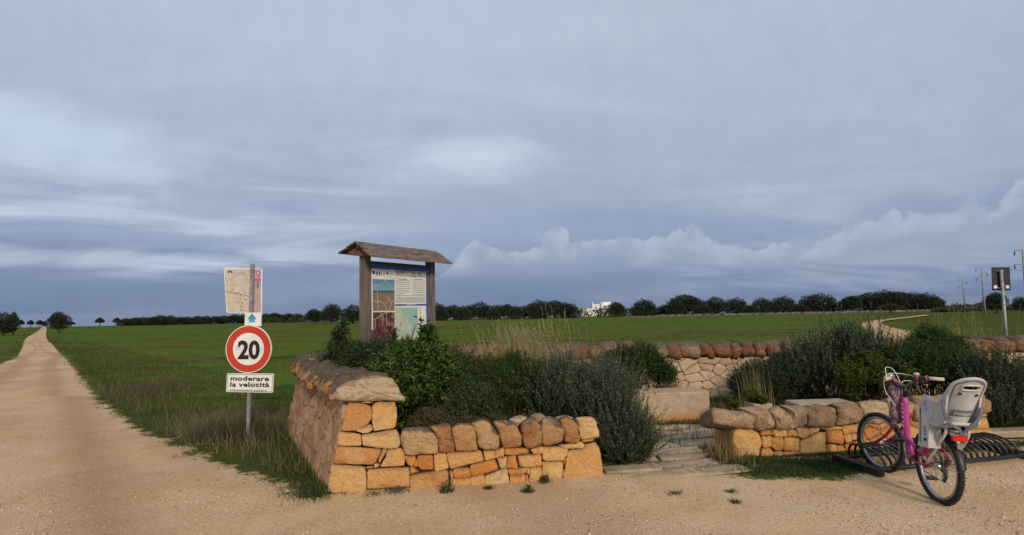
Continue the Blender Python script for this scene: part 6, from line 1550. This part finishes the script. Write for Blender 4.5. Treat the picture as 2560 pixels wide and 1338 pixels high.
row = [(1096, 757, 20, 0), (1118, 766, 19, 3), (1135, 762, 17, 1), (1156, 764, 18, 3), (1176, 762, 16, 1), (1200, 755, 27, 2), (1234, 771, 14, 3), (1245, 762, 18, 1), (1268, 760, 18, 0), (1290, 763, 15, 1), (1308, 764, 15, 2), (1330, 758, 18, 0), (1350, 749, 25, 1), (1370, 766, 14, 3), (1388, 751, 28, 0), (1418, 756, 26, 2)]
for i, (px, yt, hw, vr) in enumerate(row):
    tree(px, yt, hw, 165 + (i * 7) % 20, '%s olive tree rightward from the notice board at the far field edge' % ORD[i], (vr if vr != 3 else 0) if i % 3 else 4, group='olive grove right of the notice board')
row = [(1541, 755, 21, 0), (1611, 747, 25, 1), (1664, 762, 24, 4), (1715, 736, 40, 0), (1690, 750, 20, 1), (1757, 762, 20, 4), (1790, 742, 26, 2), (1840, 744, 26, 0), (1876, 762, 16, 4), (1906, 744, 24, 1), (1936, 757, 14, 4), (1959, 740, 27, 0), (2000, 760, 18, 4), (2047, 733, 40, 1), (2087, 756, 20, 4)]
order = sorted(row)
for (px, yt, hw, vr) in row:
    i = order.index((px, yt, hw, vr))
    tree(px, yt, hw, 172 + (i * 5) % 12, '%s tree rightward from the white house along the far stone wall' % ORD[i], 4 if vr in (0, 1, 4) and i % 2 else vr, group='trees along the far stone wall')
row = [(2128, 742, 24), (2160, 736, 28), (2192, 731, 26), (2222, 727, 30), (2252, 731, 28), (2284, 732, 30), (2312, 734, 28), (2338, 745, 20)]
for i, (px, yt, hw) in enumerate(row):
    tree(px, yt - 2, hw + 4, 172 + (i % 3) * 6, '%s tree from the left in the dense dark grove left of the power poles' % ORD[i], (0, 4, 1, 4, 0, 4, 4, 2)[i], group='dense dark grove on the right')
tree(2226, 760, 23, 140, 'small brown flat topped tree in front of the dense dark grove', 3, mat='brownleaf', name='small_tree', yaw=0)
tree(2492, 730, 30, 120, 'big round tree directly behind the dark sign seen from behind', 0, yaw=0)
tree(2556, 741, 18, 130, 'tree cut off by the right edge of the picture under the power pole', 1, yaw=0)
# distant scrub beyond the field edge (one mass)
sx_, sy2, sz_, st_ = [], [], [], []
PV = []
for (p0, p1, ya, yb, Yd, dn) in ((1425, 1760, 768, 786, 190, 900), (1500, 2120, 764, 784, 200, 1500), (2330, 2620, 757, 782, 190, 1600), (2340, 2620, 768, 786, 150, 900), (640, 1100, 788, 806, 210, 1100), (1090, 1460, 772, 794, 200, 1400), (300, 760, 798, 812, 230, 900)):
    for _ in range(int((p1 - p0) / 9)):
        px = rng.uniform(p0, p1); dy = horizon(px) - horizon((p0 + p1) / 2); yt = ya + dy + rng.uniform(0, 8); Yq = Yd * rng.uniform(.97, 1.05)
        t_ = at_depth(px, yt, Yq); zb = float(terrain(Yq)); hz_ = max(.6, (t_[2] - zb)); n = 90; rx_ = rng.uniform(8, 20) * Yq / F
        dv = rand_unit(n); P = np.array([t_[0], Yq, zb + hz_ * .45]) + dv * np.array([rx_, rx_ * .7, hz_ * .55]) * rng.uniform(.7, 1.05, (n, 1))
        PV.append(leaves_mesh(P, nrmz(dv + rand_unit(n)), .75, .42, np.clip(rng.normal(.45, .2, n) + rng.normal(0, .15), 0, 1), True))
V, Fc, T = join(PV); tag(obj('distant_scrub', V, Fc, M['scrub'], attrs={'tone': T}), 'low olive green scrub beyond the far edge of the field', kind='stuff')
# far dry stone wall
fwall = thing('stone_wall', 'low far dry stone wall running along the far edge of the field below the trees', 'stone wall', (35, 163, float(terrain(163))))
mb = MB(); random.seed(8)
for i in range(520):
    px = 1560 + i * 1.75; Yq = 160 + .002 * (px - 1560); q = at_depth(px, 780, Yq); zb = float(terrain(Yq)); h_ = random.uniform(.35, .7) * (1. if px > 1640 else .6)
    mb.box((q[0], Yq, zb + h_ / 2), (random.uniform(.09, .15), .3, h_ / 2), None, .04)
o = mb.build('rubble_course', M['farstone'], fwall); o['kind'] = 'stuff'
# white house
Yh = 245; zt = lambda py, px=1500: float(at_depth(px, py, Yh)[2]); xx = lambda px: float(at_depth(px, 765, Yh)[0])
hs = thing('house', 'white flat roofed farmhouse with two thin chimneys far off between the trees', 'house', (xx(1505), Yh, float(terrain(Yh))))
zb = float(terrain(Yh))
def blk(name, p0, p1, y0_, depth, zt_, mat=M['whitewash'], z0_=None, parent=hs):
    return MB().box(((xx(p0) + xx(p1)) / 2, Yh + y0_ + depth / 2, (zt_ + (zb if z0_ is None else z0_)) / 2), ((xx(p1) - xx(p0)) / 2, depth / 2, (zt_ - (zb if z0_ is None else z0_)) / 2)).build(name, mat, parent)
w1 = blk('wing', 1482, 1504, 1.5, 6, zt(760.5)); blk('wing', 1503, 1529, 0, 8, zt(758)); blk('upper_storey', 1509, 1528, .8, 6, zt(755.5), z0_=zt(758) - .01)
blk('chimney', 1482.5, 1484.5, 2, .5, zt(754.5), z0_=zt(760.5)); blk('chimney', 1502.8, 1504.8, .4, .5, zt(755), z0_=zt(758))
for a, b, y0_, top_, bot in ((1488, 1490, 1.44, 766.5, 772), (1491.6, 1493.6, 1.44, 766.5, 772), (1511, 1514, -.06, 766, 773), (1519, 1521, -.06, 764, 767)):
    blk('window', a, b, y0_, .12, zt(top_), M['window'], zt(bot))
blk('awning', 1508, 1520, -.9, .9, zt(763.6), M['whitewash'], zt(764.4)); blk('garden_wall', 1452, 1484, 0, .4, zt(771.5)); blk('garden_shed', 1563, 1566, 2, 3, zt(767.5))

# power poles
def pole(px_t, yt, px_b, Yd, label, arms, group='power poles'):
    zb_ = float(terrain(Yd)); b = at_depth(px_b, horizon(px_b) + (H - zb_) * F / Yd, Yd); t_ = at_depth(px_t, yt, Yd); t_[1] = Yd
    r_ = thing('utility_pole', label, 'power pole', (b[0], Yd, zb_), group=group)
    MB().tube([b - np.array([0, 0, .3]), t_], [.20 * (t_[2] - b[2]) / 10 + .03, .11], 8).build('shaft', M['concrete'], r_, smooth=True)
    for (dx0, dz) in arms:
        c0_ = t_ + np.array([0, 0, -dz]); e = c0_ + np.array([dx0, 0, .05])
        a_ = MB().tube([c0_, e], [.10, .06], 6).build('crossarm', M['concrete'], r_)
        MB().tube([e, e - np.array([0, 0, .25]), e - np.array([0, 0, .3]), e - np.array([0, 0, .75])], [.03, .05, .09, .06], 6).build('insulator', M['dark'], r_)
    return r_
pole(2406, 696, 2413, 165, 'leftmost and smallest of the three concrete power poles on the right', [(-1.2, .1), (1.2, 1.1), (-1.3, 2.1)])
pole(2453, 671, 2463, 118, 'middle concrete power pole left of the dark sign', [(-1.2, .1), (1.2, 1.1), (-1.3, 2.1)])
pole(2556, 625, 2571, 78, 'tallest concrete power pole, cut off by the right edge of the picture', [(-1.2, .1), (1.2, 1.1), (-1.3, 2.1)])
for px, yt, lab in ((1455, 750, 'thin far pole left of the white house'), (1587, 745, 'thin far pole right of the white house'), (1858, 731, 'thin far pole behind the trees along the far wall')):
    t_ = at_depth(px, yt, 240); zb_ = float(terrain(240)); r_ = thing('utility_pole', lab, 'power pole', (t_[0], 240, zb_), group='thin far poles')
    MB().tube([(t_[0], 240, zb_), t_], [.16, .10], 6).build('shaft', M['concrete'], r_); MB().box((t_[0], 240, t_[2] - .2), (.55, .06, .08)).build('crossarm', M['concrete'], r_)
t_ = at_depth(2332, 718, 200); zb_ = float(terrain(200)); r_ = thing('pylon', 'far pylon whose V shaped top shows above the dark grove', 'pylon', (t_[0], 200, zb_))
c_ = np.array([t_[0], 200, t_[2] - 1.5]); MB().tube([(t_[0], 200, zb_), c_], [.2, .12], 6).build('mast', M['concrete'], r_)
for s_ in (-1, 1):
    MB().tube([c_, c_ + np.array([s_ * 1.0, 0, 1.5])], .06, 5).build('top_arm', M['concrete'], r_)
    MB().tube([c_ + np.array([s_ * 1.0, 0, 1.5]), c_ + np.array([s_ * .55, 0, 1.0])], .03, 4).build('brace', M['concrete'], r_)
    MB().tube([c_ + np.array([0, 0, .9]), c_ + np.array([s_ * 1.35, 0, .75])], .03, 4).build('brace', M['concrete'], r_)

bk.rotation_euler = (R(2.6), 0, ang); sc.rotation_euler = (R(2.6), 0, ang)
for o in bpy.data.objects:
    if '_local' in o: del o['_local']
